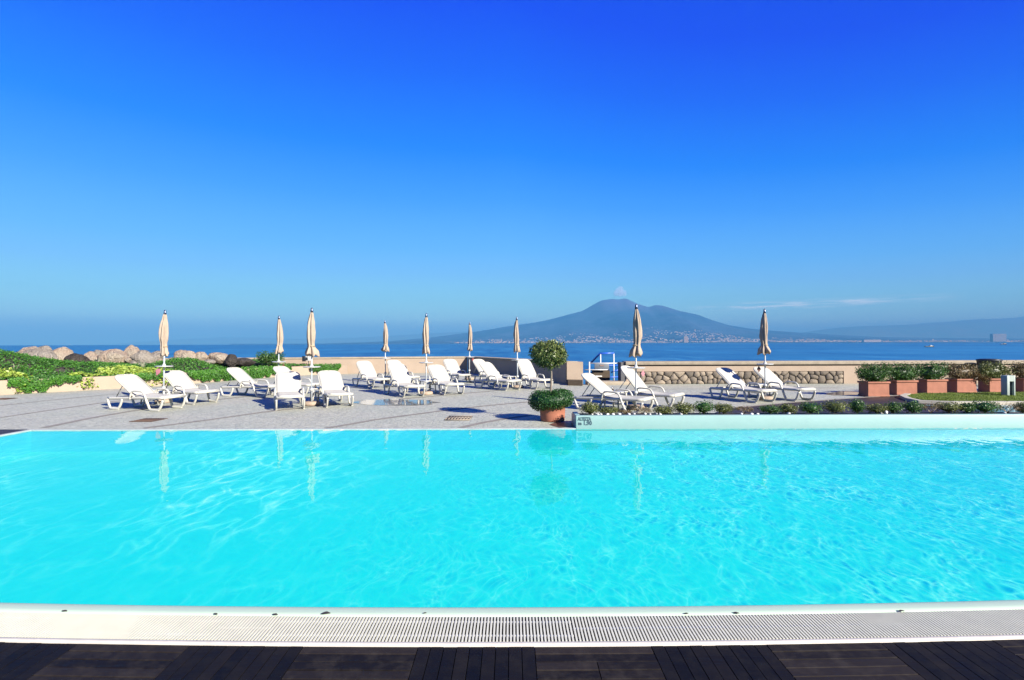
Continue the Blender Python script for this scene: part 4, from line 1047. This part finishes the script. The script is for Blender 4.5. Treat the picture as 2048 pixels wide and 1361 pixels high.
mb = MB(); dd = (Vector(D_) - Vector(B_)).normalized()
wall_seg(mb, (B_[0] - .03, B_[1] - .08), (D_[0] - .03, D_[1] - .03), .60, .84, .90); mb.build('coping', M_cope, t)
t = thing('wall_end_pier', 'cream pier closing the shaded wall beside the railed opening', 'pier', (0, 0, 0))
x0 = D_[0] + .02; mb = MB(); mb.prism([(x0, 20.80), (x0 + .64, 20.80), (x0 + .66, 21.2), (x0 + .5, 21.7), (x0 + .02, 21.5)], 0, .885); mb.build('wall_face', M_wall, t)
mb = MB(); mb.prism([(x0 - .01, 20.30), (x0 + .52, 20.1), (x0 + .60, 20.60), (x0, 20.80)], 0, .20); mb.build('stone_block', M_stonestep, t)
# right wall with stone panel
WX0 = 4.52; WY = 20.82
t = thing('stone_panel_wall', 'long cream wall with a recessed rubble stone panel behind the right loungers', 'wall', (0, 0, 0))
mb = MB(); XP0, XP1 = 4.75, 13.15
mb.box(((WX0 + 44) / 2, WY + .35, -.35), (44 - WX0, .5, 2.2))                      # core behind
mb.box(((WX0 + 44) / 2, WY + .055, .605), (44 - WX0, .11, .21)); mb.box(((XP1 + 44) / 2, WY + .055, .235), (44 - XP1, .11, .53)); mb.box(((WX0 + XP0) / 2, WY + .055, .235), (XP0 - WX0, .11, .53))
mb.build('wall_face', M_wall, t)
mb = MB(); mb.box(((WX0 + 44) / 2 - .02, WY + .30, .83), (44 - WX0, .68, .135), bev=.012); mb.build('coping', M_cope, t)
mb = MB(); mb.box(((WX0 + 44) / 2, WY + .32, .737), (44 - WX0 - .1, .57, .05)); mb.build('shadow_joint', simple('dark_joint', (.09, .06, .04), .9), t)
mb = MB(); mb.box(((XP0 + XP1) / 2, WY + .085, .235), (XP1 - XP0, .03, .53)); mb.build('mortar', simple('brown_mortar', (.13, .095, .065), .95, .4), t)
rg = random.Random(31); mb = MB()
# irregular stones: jittered cells
rows_ = [(.0, .17), (.17, .34), (.34, .50)]
grid = []
x = XP0
xs0 = []
def stone(poly):
    c_ = Vector((sum(p[0] for p in poly) / len(poly), sum(p[1] for p in poly) / len(poly)))
    out_, inn = [], []
    n = len(poly); pts2 = []
    for i in range(n):
        a, b = Vector(poly[i]), Vector(poly[(i + 1) % n])
        pts2 += [a.lerp(b, .18), a.lerp(b, .5) + (a.lerp(b, .5) - c_) * rg.uniform(-.05, .08), a.lerp(b, .82)]
    o_ = [c_ + (p - c_) * .95 for p in pts2]; i_ = [c_ + (p - c_) * rg.uniform(.78, .88) for p in pts2]; k = len(o_); dz = rg.uniform(.0, .025)
    vs = [(p.x, WY + .08, p.y) for p in o_] + [(p.x, WY + .045 - dz, p.y) for p in o_] + [(p.x, WY + .018 - dz + rg.uniform(-.008, .008), p.y) for p in i_] + [(c_.x, WY + .008 - dz, c_.y)]
    fs = []
    for i in range(k):
        j = (i + 1) % k; fs += [(i, j, k + j, k + i), (k + i, k + j, 2 * k + j, 2 * k + i), (2 * k + i, 2 * k + j, 3 * k)]
    mb.add(vs, fs, 0, True)
seeds = []
nx_ = 31
for r_ in range(3):
    for q in range(nx_):
        if rg.random() < .12: continue
        seeds.append(Vector((XP0 + (XP1 - XP0) * (q + .5 * (r_ % 2) + .25 + rg.uniform(-.42, .42)) / nx_, .085 + r_ * .165 + rg.uniform(-.075, .075))))
for a in seeds:
    poly = [Vector((XP0 + .01, -.01)), Vector((XP1 - .01, -.01)), Vector((XP1 - .01, .498)), Vector((XP0 + .01, .498))]
    for b in seeds:
        if b is a or abs(b.x - a.x) > 1.2: continue
        mid = (a + b) / 2; d = b - a; o_ = []
        for k in range(len(poly)):
            p, q = poly[k], poly[(k + 1) % len(poly)]; fp, fq = (p - mid).dot(d), (q - mid).dot(d)
            if fp <= 0: o_.append(p)
            if fp * fq < 0: o_.append(p.lerp(q, fp / (fp - fq)))
        poly = o_
        if len(poly) < 3: break
    if len(poly) >= 3: stone([(p.x, p.y) for p in poly])
mb.build('rubble_stone', M_rubble, t)
# opening with railing, step and platform to the sea
mb = MB(); mb.prism([(2.2, 21.2), (4.5, 20.9), (5.0, 24.2), (2.6, 24.2)], -1.2, -.42); mb.build('landing', M_stonestep, kind='structure')
st = MB(); st.box((3.75, 20.85, .05), (1.6, .7, .15), bev=.02); o = st.build('stone_step', M_cope); tag(o, 'low stone step at the railed opening in the wall', 'step')
RY = 21.35
def rp(px, py, Y): p = P3(px, py, Y); return (p.x, Y, p.z)
t = thing('gate_railing', 'pale metal railing closing the opening to the sea stairs', 'railing', (0, 0, 0))
ra = rp(1179, 726.5, RY); rb = rp(1238, 726.5, RY)
for (xa, ya, xb, yb) in ((1179, 727, 1237, 727), (1170, 740, 1219, 740), (1170, 753, 1204, 753)):
    mb = MB(); mb.tube([rp(xa, ya, RY), rp(xb, yb, RY)], .022, 8); mb.build('rail', M_rail, t)
mb = MB(); q = rp(1178.7, 724, RY); mb.tube([(q[0], RY, -.1), q], .03, 8); mb.build('post', M_rail, t)
t = thing('stair_handrail', 'blue and white handrail of the sea stairs rising above the wall', 'handrail', (0, 0, 0)); SY = 22.6
for px in (1201, 1227.5):
    mb = MB(); q = rp(px, 707, SY); mb.tube([(q[0], SY, -.45), q], .028, 8); mb.build('post', M_rail, t)
mb = MB(); mb.tube([rp(1181, 727, SY + .6), rp(1200, 707.5, SY), rp(1228, 706.8, SY)], .042, 8); mb.build('top_rail', M_bluerail, t)
mb = MB(); mb.tube([rp(1181, 748, SY + .4), rp(1196, 731, SY), rp(1236, 731, SY)], .022, 8); mb.build('middle_rail', M_bluerail, t)
mb = MB(); mb.tube([rp(1222, 745, SY), rp(1240, 739, SY)], .03, 8); mb.tube([rp(1204, 756, SY), rp(1238, 754, SY)], .03, 8); mb.build('lower_rail', M_bluerail, t)
mb = MB(); a = rp(1189, 728, 22.2); b_ = rp(1218, 738.5, 22.2); mb.box(((a[0] + b_[0]) / 2, 22.2, (a[2] + b_[2]) / 2), (b_[0] - a[0], .03, a[2] - b_[2]), bev=.004); t = thing('notice_board', 'grey notice board behind the railing', 'board', (0, 0, 0)); mb.build('panel', M_grey, t)
mb = MB(); mb.box(((a[0] + b_[0]) / 2, 22.18, (a[2] + b_[2]) / 2 + .04), (.17, .02, .05)); mb.build('plate', simple('brown_plate', (.25, .16, .12), .7), t)
a = rp(1186, 741, 22.5); b_ = rp(1219, 750, 22.5); mb = MB(); mb.prism([(a[0], 22.4), (b_[0], 22.4), (b_[0], 22.9), (a[0], 22.9)], -.3, a[2] - .01); o = mb.build('stair_block', M_stonestep); tag(o, 'dark stone block at the head of the sea stairs behind the railing', 'stone block')
mb = MB(); mb.box((4.41, 21.16, .46), (.17, .6, .80)); o = mb.build('shaded_wall_end', simple('painted_end_shade', (.10, .10, .10), .9)); tag(o, 'end of the stone panel wall at the opening, its shade painted dark', 'post')  # the end face's shadow is put into its dark colour

# ------------------------------------------------------------ left planter: low curved wall, ground cover, rocks
LW = [(-22.0, 13.5), (-19.0, 14.9), (-17.6, 15.9), (-16.7, 17.1), (-15.7, 18.3), (-14.6, 19.5), (-13.7, 20.8), (-13.1, 22.2), (-12.6, 23.8), (-11.9, 25.6), (-10.9, 27.3), (-9.9, 28.15), (-8.9, 28.42)]
LWs = [(v.x, v.y) for v in arc([(a, b, 0) for a, b in LW], 4)]
t = thing('planter_wall', 'low curved cream wall holding the green planting on the left', 'wall', (0, 0, 0))
mb = MB()
def offs(P, d):
    o_ = []
    for i, p in enumerate(P):
        a = Vector(P[max(i - 1, 0)]); b = Vector(P[min(i + 1, len(P) - 1)]); n_ = (b - a).normalized(); o_.append((p[0] - n_.y * d, p[1] + n_.x * d))
    return o_
O2 = offs(LWs, .28)
for i in range(len(LWs) - 1):
    q = [LWs[i], LWs[i + 1], O2[i + 1], O2[i]]; vs = [(x, y, 0) for x, y in q] + [(x, y, .47) for x, y in q]
    mb.add(vs, [(0, 1, 5, 4), (4, 5, 6, 7), (2, 3, 7, 6)])
mb.add([(LWs[-1][0], LWs[-1][1], 0), (LWs[-1][0], LWs[-1][1], .47), (O2[-1][0], O2[-1][1], .47), (O2[-1][0], O2[-1][1], 0)], [(0, 1, 2, 3)])
mb.build('wall_face', M_wall, t)
# bank of soil behind
def bank_z(x, y):
    # distance behind the wall
    d = min(math.hypot(x - p[0], y - p[1]) for p in LWs[::2])
    z = .40 + min(d, 3.2) * .10 + .12 * mn.noise(Vector((x * .5, y * .5, 0)))
    z += .78 * math.exp(-((x + 19.6) / 2.1) ** 2 - ((y - 19.3) / 1.6) ** 2)
    z += .38 * math.exp(-((x + 14.3) / 1.1) ** 2 - ((y - 23.0) / 1.3) ** 2)
    return z
def inside(x, y):
    # left/behind the wall polyline
    for i in range(len(LWs) - 1):
        pass
    if y > 25.4 + (x + 34) * .13 : return False
    # point is behind if, at this y, x is left of the wall
    best = None
    for (a, b) in zip(LWs, LWs[1:]):
        if a[1] <= y <= b[1]: best = a[0] + (b[0] - a[0]) * (y - a[1]) / (b[1] - a[1])
    return best is not None and x < best - .12
mb = MB(); NXX, NYY = 60, 60
for j in range(NYY):
    y = 13.6 + 14.7 * j / (NYY - 1)
    bx = None
    for (a, b) in zip(O2, O2[1:]):
        if a[1] <= y <= b[1]: bx = a[0] + (b[0] - a[0]) * (y - a[1]) / (b[1] - a[1])
    bx = bx if bx is not None else O2[0][0]
    for i in range(NXX):
        x = bx - (bx + 34) * (i / (NXX - 1)) ** 1.3 if bx > -34 else -34; mb.v.append((x, y, bank_z(x, y) - .04))
for j in range(NYY - 1):
    for i in range(NXX - 1): a = j * NXX + i; mb.f.append((a, a + NXX, a + NXX + 1, a + 1)); mb.mi.append(0); mb.sm.append(True)
mb.build('planted_bank', simple('dark_soil', (.05, .035, .025), .95), kind='structure')
rg = random.Random(44); mb = MB()
def tint(x, y): return mn.noise(Vector((x * .9, y * .9, 4)))
cnt = 0
while cnt < 52000:
    y = rg.uniform(14.5, 28.0); x = rg.uniform(-26, -9.5)
    if x < -y * 1.03 or not inside(x, y): continue
    if mn.noise(Vector((x * 1.1, y * 1.1, 8))) < -.42: continue
    z = bank_z(x, y) + .05 + .07 * mn.noise(Vector((x * 5, y * 5, 0))) + rg.uniform(-.03, .05)
    nr = Vector((rg.gauss(0, .6), rg.gauss(0, .6) - .3, 1)).normalized(); s = rg.uniform(.05, .095)
    mb.leaf(Vector((x, y, z)), nr, s, rg, 0, .6); cnt += 1
# trailing over the wall face in drapes
def drape(s0, s1, drop, n):
    for _ in range(n):
        u = rg.uniform(s0, s1) * (len(LWs) - 1.001); i = int(u); f = u - i; a, b = Vector(LWs[i]), Vector(LWs[i + 1]); p = a.lerp(b, f); n_ = (b - a).normalized(); nn = Vector((n_.y, -n_.x))
        e = (u / (len(LWs) - 1) - s0) / (s1 - s0); dd = drop * (.45 + .55 * math.sin(math.pi * e)) * (1 + .55 * mn.noise(Vector((p.x * 4, p.y * 4, 3))))
        q = rg.random() ** .8; z = .54 - q * dd; off = .07 + .07 * math.sin(q * 3.14) + rg.uniform(-.02, .05)
        if z < .02: continue
        pp = p + nn * off * (1 if q > .1 else -1); nr = Vector((nn.x + rg.gauss(0, .5), nn.y + rg.gauss(0, .5), .5 + rg.gauss(0, .4))).normalized()
        mb.leaf(Vector((pp.x, pp.y, z)), nr, rg.uniform(.05, .09), rg, 0, .6)
drape(.0, .17, .5, 1500)
drape(.262, .335, .46, 1700); drape(.335, .36, .22, 400); drape(.43, .50, .26, 700); drape(.545, .80, .54, 8000); drape(.855, .97, .55, 3800)
o = mb.build('ground_cover', LG4, kind='stuff'); o['label'] = 'dense bright green ground cover spilling over the low planter wall'
mb = MB()
for (cx, cy, rx, ry, n) in ((-14.9, 20.35, 1.0, .8, 1500), (-14.05, 20.9, .8, .5, 600), (-16.9, 17.6, .8, .35, 700), (-15.45, 18.95, .45, .35, 500)):
    for _ in range(n):
        a = rg.uniform(0, 6.28); q = rg.random() ** .5; x, y = cx + rx * q * math.cos(a), cy + ry * q * math.sin(a)
        z = (bank_z(x, y) + .12 + .12 * mn.noise(Vector((x * 3, y * 3, 0)))) if inside(x, y) else .47 - rg.random() * .42
        mb.leaf(Vector((x, y, z)), Vector((rg.gauss(0, .7), rg.gauss(0, .7) - .4, 1)).normalized(), rg.uniform(.07, .13), rg, 0, .7)
o = mb.build('succulent_patch', LG7); tag(o, 'lime-green succulent spreading over the low planter wall behind the left lounger', 'plant')
# aloe plants
LA = leaf_mat('grey_green_aloe', [(.16, .20, .12), (.26, .29, .18), (.34, .34, .22)], .5, 5)
LA2 = simple('aloe_heart', (.18, .22, .12), .6)
def aloe(px, py, Y, n, s, lb):
    p = P3(px, py, Y); t = thing('aloe_plant', lb, 'plant', (p.x, Y, p.z), 0, 'spiky aloe plants in the green bank'); mb = MB()
    for k in range(n):
        a = k * 2.4; L = s * rg.uniform(.7, 1.1); tl = rg.uniform(.3, 1.0); d = Vector((math.cos(a), math.sin(a), 0)); sd = Vector((-math.sin(a), math.cos(a), 0)); w = .03
        q = [Vector((0, 0, 0)), d * L * .4 * tl + Vector((0, 0, L * .5)), d * L * .9 * tl + Vector((0, 0, L * (1 - .3 * tl)))]
        mb.add([q[0] - sd * w, q[0] + sd * w, q[1] + sd * w * .8, q[1] - sd * w * .8, q[2]], [(0, 1, 2, 3), (3, 2, 4)])
    mb.build('leaf_rosette', LA, t); mb = MB(); mb.lathe([(.03, -.1), (.05, 0), (.03, .05)], 8); mb.build('stem', LA2, t)
aloe(285, 738, 21.5, 16, .42, 'pale spiky aloe below the rocks, right of the lime-green patch')
aloe(30, 746, 18.6, 12, .38, 'pale spiky aloe at the far left of the green bank')
aloe(196, 732, 22.5, 12, .40, 'pale spiky aloe behind the lime-green patch')
# bush by the wall
mb = MB(); p = P3(540, 745, 26.2); t = thing('green_bush', 'taller dark bush in front of the cream wall behind the left umbrella', 'bush', (p.x, 26.2, .5))
for q in range(7):
    a = q * .9; bush(mb, (math.cos(a) * .38, math.sin(a) * .3, .42 + .12 * math.sin(q * 1.7)), (.34, .34, .30), 420, .07, rg, q, .3, .3)
mb.build('foliage', LG3, t); mb = MB()
for q in range(6): a = q * 1.05; mb.tube([(0, 0, -.1), (math.cos(a) * .3, math.sin(a) * .3, .5)], [.02, .008], 5)
mb.build('branches', M_bark, t)
# small white floodlight / speaker on the wall
p = P3(614, 726, 27.6); t = thing('garden_light', 'small white floodlight standing at the wall behind the front centre umbrella', 'light', (p.x, 27.6, .45)); mb = MB(); mb.box((.08, 0, .42), (.26, .16, .26), bev=.01); mb.build('housing', M_tray, t)
mb = MB(); mb.box((.02, -.084, .40), (.10, .012, .15)); mb.build('lamp_face', M_black, t); mb = MB(); mb.tube([(.08, 0, -.1), (.08, 0, .30)], .02, 6); mb.build('stem', M_black, t)
mb = MB(); mb.box((-.16, .02, .40), (.16, .14, .28), bev=.01); mb.build('transformer', M_black, t)

# rocks of the breakwater
ROCKS = [(22, 733, 26, 16, 'B', 22.6), (72, 734, 34, 16, 'A', 22.4), (130, 737, 30, 12, 'B', 22.2), (168, 733, 22, 14, 'A', 22.6), (214, 728, 26, 16, 'B', 22.2), (246, 734, 26, 12, 'A', 22.0), (272, 728, 24, 14, 'B', 22.4), (330, 727, 30, 16, 'A', 23.4), (356, 725, 18, 10, 'A', 23.8), (418, 725, 26, 12, 'B', 23.4), (10, 735, 60, 22, 'A', 23), (35, 722, 40, 24, 'B', 24.5), (62, 722, 50, 36, 'A', 24), (84, 726, 62, 42, 'B', 23), (118, 722, 50, 36, 'A', 23.5), (104, 733, 34, 14, 'A', 21.8), (140, 733, 46, 22, 'A', 24.5), (155, 729, 44, 26, 'C', 21.8), (180, 722, 32, 30, 'A', 23.4),
         (200, 716, 38, 30, 'B', 23.8), (230, 719, 52, 38, 'A', 22.6), (262, 711, 34, 32, 'A', 24.2), (288, 719, 46, 34, 'B', 22.8), (313, 716, 30, 24, 'B', 24.0), (258, 720, 14, 12, 'A', 22.4), (345, 722, 26, 14, 'B', 25.0),
         (372, 716, 42, 28, 'A', 23.2), (401, 717, 28, 24, 'A', 23.6), (440, 718, 42, 22, 'A', 24.0), (463, 722, 24, 24, 'C', 23.6), (487, 726, 44, 18, 'C', 24.2)]
rlook = {'A': 'pinkish cream', 'B': 'grey-brown', 'C': 'dark shaded'}
for i, (px, py, w, h, kd, Y) in enumerate(sorted(ROCKS)):
    Y = max(Y, 22.5) + .6; py, h = (py - 4, h * 1.2) if px < 165 else (py, h); c_ = P3(px, py, Y); s = Y / F; bm = bmesh.new(); bmesh.ops.create_icosphere(bm, subdivisions=4, radius=1)
    rx, rz_, ry = w * s / 2 * 1.08, h * s / 2 * 1.12, w * s / 2 * .9
    for v in bm.verts:
        d = v.co.normalized(); k = 1 + .20 * mn.noise(d * 1.3 + Vector((i * 5.3, 0, 0))) + .09 * mn.noise(d * 3.1 + Vector((0, i * 2.1, 0))) + .025 * mn.noise(d * 8)
        # flatten a few random faces for a quarried look
        for q in range(5):
            nrm = Vector((math.sin(i * 3 + q * 1.9), math.cos(i * 2.2 + q * 2.7), math.sin(i + q * 3.3))).normalized(); e = d.dot(nrm) * k - .72
            if e > 0: k -= e * .75
        v.co = Vector((d.x * rx * k, d.y * ry * k, d.z * rz_ * k))
    mb = MB(); mb.bm(bm, Matrix.Rotation(.15 * math.sin(i * 4.1), 4, 'Y'), 0, True)
    o = mb.build('boulder', {'A': M_rockA, 'B': M_rockB, 'C': M_rockC}[kd], loc=(c_.x, Y, c_.z))
    tag(o, '%s boulder of the breakwater behind the green bank, %s' % (rlook[kd], ORD[i]), 'boulder', 'boulders of the breakwater')

# ------------------------------------------------------------ terracotta planters and shrubs on the right
PB = [(10.98, 15.95), (12.18, 16.42), (13.40, 16.78), (14.55, 17.02), (15.72, 17.16), (16.92, 17.26), (18.1, 17.3)]
plook = ['leftmost terracotta trough, its shaded side facing left', 'second terracotta trough from the left with dark green shrub', 'third terracotta trough from the left in the row', 'fourth terracotta trough, under the brownish drooping shrub', 'fifth terracotta trough, left of the bollard light',
         'sixth terracotta trough, just right of the bollard light', 'seventh terracotta trough, last one at the right edge']
slook = ['bushy dark green shrub in the leftmost trough', 'dark green shrub in the second trough', 'dark green shrub in the third trough', 'brownish shrub with rusty drooping leaves in the fourth trough', 'bright green shrub in the fifth trough', 'olive brown shrub behind the bollard light', 'shrub in the last trough at the right edge']
ptr = None
for i, (x, y) in enumerate(PB[:6]):
    if i == 0:
        t = thing('terracotta_planter', '', 'planter'); mb = MB(); L, Dp, H = .72, .44, .45
        mb.prism([(-L / 2 + .03, -Dp / 2 + .02), (L / 2 - .03, -Dp / 2 + .02), (L / 2 - .03, Dp / 2 - .02), (-L / 2 + .03, Dp / 2 - .02)], 0.0, .41); mb.build('trough_body', M_terra, t)
        mb = MB()
        mb.box((0, -Dp / 2 + .015, .425), (L, .05, .055), bev=.01); mb.box((0, Dp / 2 - .015, .425), (L, .05, .055), bev=.01); mb.box((-L / 2 + .022, 0, .425), (.046, Dp - .04, .052), bev=.01); mb.box((L / 2 - .022, 0, .425), (.046, Dp - .04, .052), bev=.01)
        mb.build('rim', M_terra, t); mb = MB(); mb.box((0, 0, .03), (L - .03, Dp - .01, .05), bev=.01); mb.build('foot', M_terra, t); ptr = t
    else: t = copy_tree(ptr)
    t.location = (x, y, .004); t.rotation_euler = (0, 0, R(4)); tag(t, plook[i], 'planter', 'terracotta troughs in a row on the right'); 
    kd = [LG3, LG3, LG3, LG2, LG1, LG2, LG3][i]; rg = random.Random(90 + i)
    s_ = thing('planter_shrub', slook[i], 'shrub', (x, y, .42), 0, 'shrubs growing in the terracotta troughs'); mb = MB(); ms_ = MB()
    hh = [.54, .50, .52, .46, .50, .50, .5][i]
    for q in range(11):
        cx = -.44 + .088 * q + rg.uniform(-.04, .04); cy = rg.uniform(-.12, .12); cz = hh * rg.uniform(.45, .72)
        bush(mb, (cx, cy, cz), (.16, .18, .20), 180, .048, rg, i * 20 + q, .2, .35)
        ms_.tube([(cx * .5, cy * .5, -.02), (cx, cy, cz)], [.012, .005], 5)
        for e in range(3):   # upright shoots
            sx, sy = cx + rg.uniform(-.06, .06), cy + rg.uniform(-.08, .08); top = hh * rg.uniform(.9, 1.18)
            for f_ in range(9):
                u = f_ / 8; a = f_ * 2.4; mb.leaf(Vector((sx, sy, cz + (top - cz) * u)), Vector((math.cos(a), math.sin(a), .8)).normalized(), .05, rg, 0, .45)
    core(mb, (0, 0, hh * .45), (.36, .17, .20), i, 0, 3); bush(mb, (0, 0, hh * .5), (.46, .26, .30), 900, .055, rg, i + 40, .6, .3); bush(mb, (0, 0, hh * .30), (.42, .22, .22), 700, .05, rg, i, .4, .3, zmin=.01)
    mats = [kd]
    if i == 3:
        for q in range(4): bush(mb, (.30 + .1 * q, -.22 - .02 * q, .14 - .05 * q), (.15, .10, .12), 170, .05, rg, q, .1, .4, mi=1)
        mats = [kd, LG8]
    mb.build('foliage', mats, s_); ms_.build('stem', M_bark, s_)
# dark tubs behind
def tub(px, top, Y, w, mat, lb):
    p = P3(px, top, Y); H = p.z; t = thing('plastic_tub', lb, 'tub', (p.x, Y, .004), 0); mb = MB(); r_ = w / 2
    mb.lathe([(r_ * .72, 0), (r_ * .74, .02), (r_ * .95, H - .05), (r_, H - .045), (r_ * 1.02, H - .02), (r_, H - .004), (r_ * .93, H - .01), (r_ * .9, H - .06), (.02, H - .10)], 36); mb.build('tub_body', mat, t)
    mb = MB(); mb.lathe([(r_ * 1.0, H - .012), (r_ * .9, H + .014), (r_ * .5, H + .03), (.01, H + .032)], 36); mb.build('lid', mat, t)
tub(1978, 719.6, 19.3, .74, M_black, 'large black tub standing behind the troughs in front of the wall')
tub(1941, 727.5, 19.9, .36, M_dgreen, 'smaller dark green tub left of the large black one')
# bollard light
p = G(2022, 796); t = thing('bollard_light', 'square grey-green bollard light standing on the lawn', 'bollard light', (p.x + .02, p.y + .1, .05)); Hh = .60
mb = MB(); mb.box((-.092, 0, Hh / 2), (.075, .20, Hh), bev=.004); mb.box((.092 + .0, 0, Hh / 2), (.040, .20, Hh), bev=.004); mb.box((.009, 0, Hh - .085), (.127, .199, .17)); mb.build('housing', M_bollard, t)
mb = MB(); mb.box((.009, .03, (Hh - .17) / 2), (.126, .12, Hh - .17)); mb.build('recess_fill', M_bollard_dark, t)  # dark block filling the recess of the housing

# lawn, kerb, wading pool
lk = GP((1806, 799), (1822, 804), (1840, 808.5)); A0 = G(1808, 797); 
xl = A0.x; ln = [(11.9, 14.75), (12.35, 15.35), (13.2, 15.55), (30, 16.3), (30, 14.0), (11.85, 13.95), (11.55, 14.2)]
ln = [tuple(G(*q)[:2]) for q in ((1812, 797), (1822, 793), (1846, 791), (1905, 790))] + [(30, 17.4)] + [(30, 13.6)] + [tuple(G(*q)[:2]) for q in ((2048, 809), (1900, 809), (1843, 807), (1824, 802.5))]
m = MB(); m.prism(ln, 0, .05); m.build('lawn_soil', simple('lawn_base', (.09, .15, .02), .95, .5, 3, .4, 60), kind='structure')
rg = random.Random(9); mb = MB(); cnt = 0
def inpoly(x, y, P):
    c = False
    for i in range(len(P)):
        (x1, y1), (x2, y2) = P[i], P[i - 1]
        if (y1 > y) != (y2 > y) and x < (x2 - x1) * (y - y1) / (y2 - y1) + x1: c = not c
    return c
while cnt < 26000:
    x, y = rg.uniform(11.3, 17.2), rg.uniform(13.3, 17)
    if x > y * 1.03 or not inpoly(x, y, ln): 
        cnt += .0; continue
    h = rg.uniform(.02, .05); a = rg.uniform(0, 6.28); w = .006; dx, dy = math.cos(a) * w, math.sin(a) * w
    mb.add([(x - dx, y - dy, .049), (x + dx, y + dy, .049), (x + rg.uniform(-.02, .02), y + rg.uniform(-.02, .02), .05 + h)], [(0, 1, 2)]); cnt += 1
o = mb.build('lawn_grass', leaf_mat('lawn_blade', [(.07, .12, .012), (.13, .18, .02), (.18, .22, .03)], .6, 1.5), kind='stuff'); o['label'] = 'short mown grass behind the kerb on the right'
kb = [tuple(G(*q)[:2]) for q in ((2048, 809), (1900, 809), (1843, 807), (1824, 802.5), (1812, 797), (1822, 793))]; kb = [(30, 13.6)] + kb
m = MB(); ko = offs(kb, .15)
for i in range(len(kb) - 1):
    q = [kb[i], kb[i + 1], ko[i + 1], ko[i]]
    # the offset may fall either side: use outward copy
    vs = [(x, y, 0) for x, y in q] + [(x, y, .085) for x, y in q]; m.add(vs, [(0, 1, 5, 4), (4, 5, 6, 7), (2, 3, 7, 6), (1, 2, 6, 5), (3, 0, 4, 7)])
m.build('kerb', M_kerb, kind='structure')
m = MB(); wp = [tuple(G(*q)[:2]) for q in ((1846, 811.5), (1890, 812), (2048, 812))] + [(30, 13.3), (30, 11.2), (11.6, 11.2), (11.2, 12.0)]
m.sheet(wp, .016); m.build('wading_pool', simple('pale_turquoise_water', (.10, .34, .38), .12, .3, 2, .1, 20, spec=.5), kind='structure')
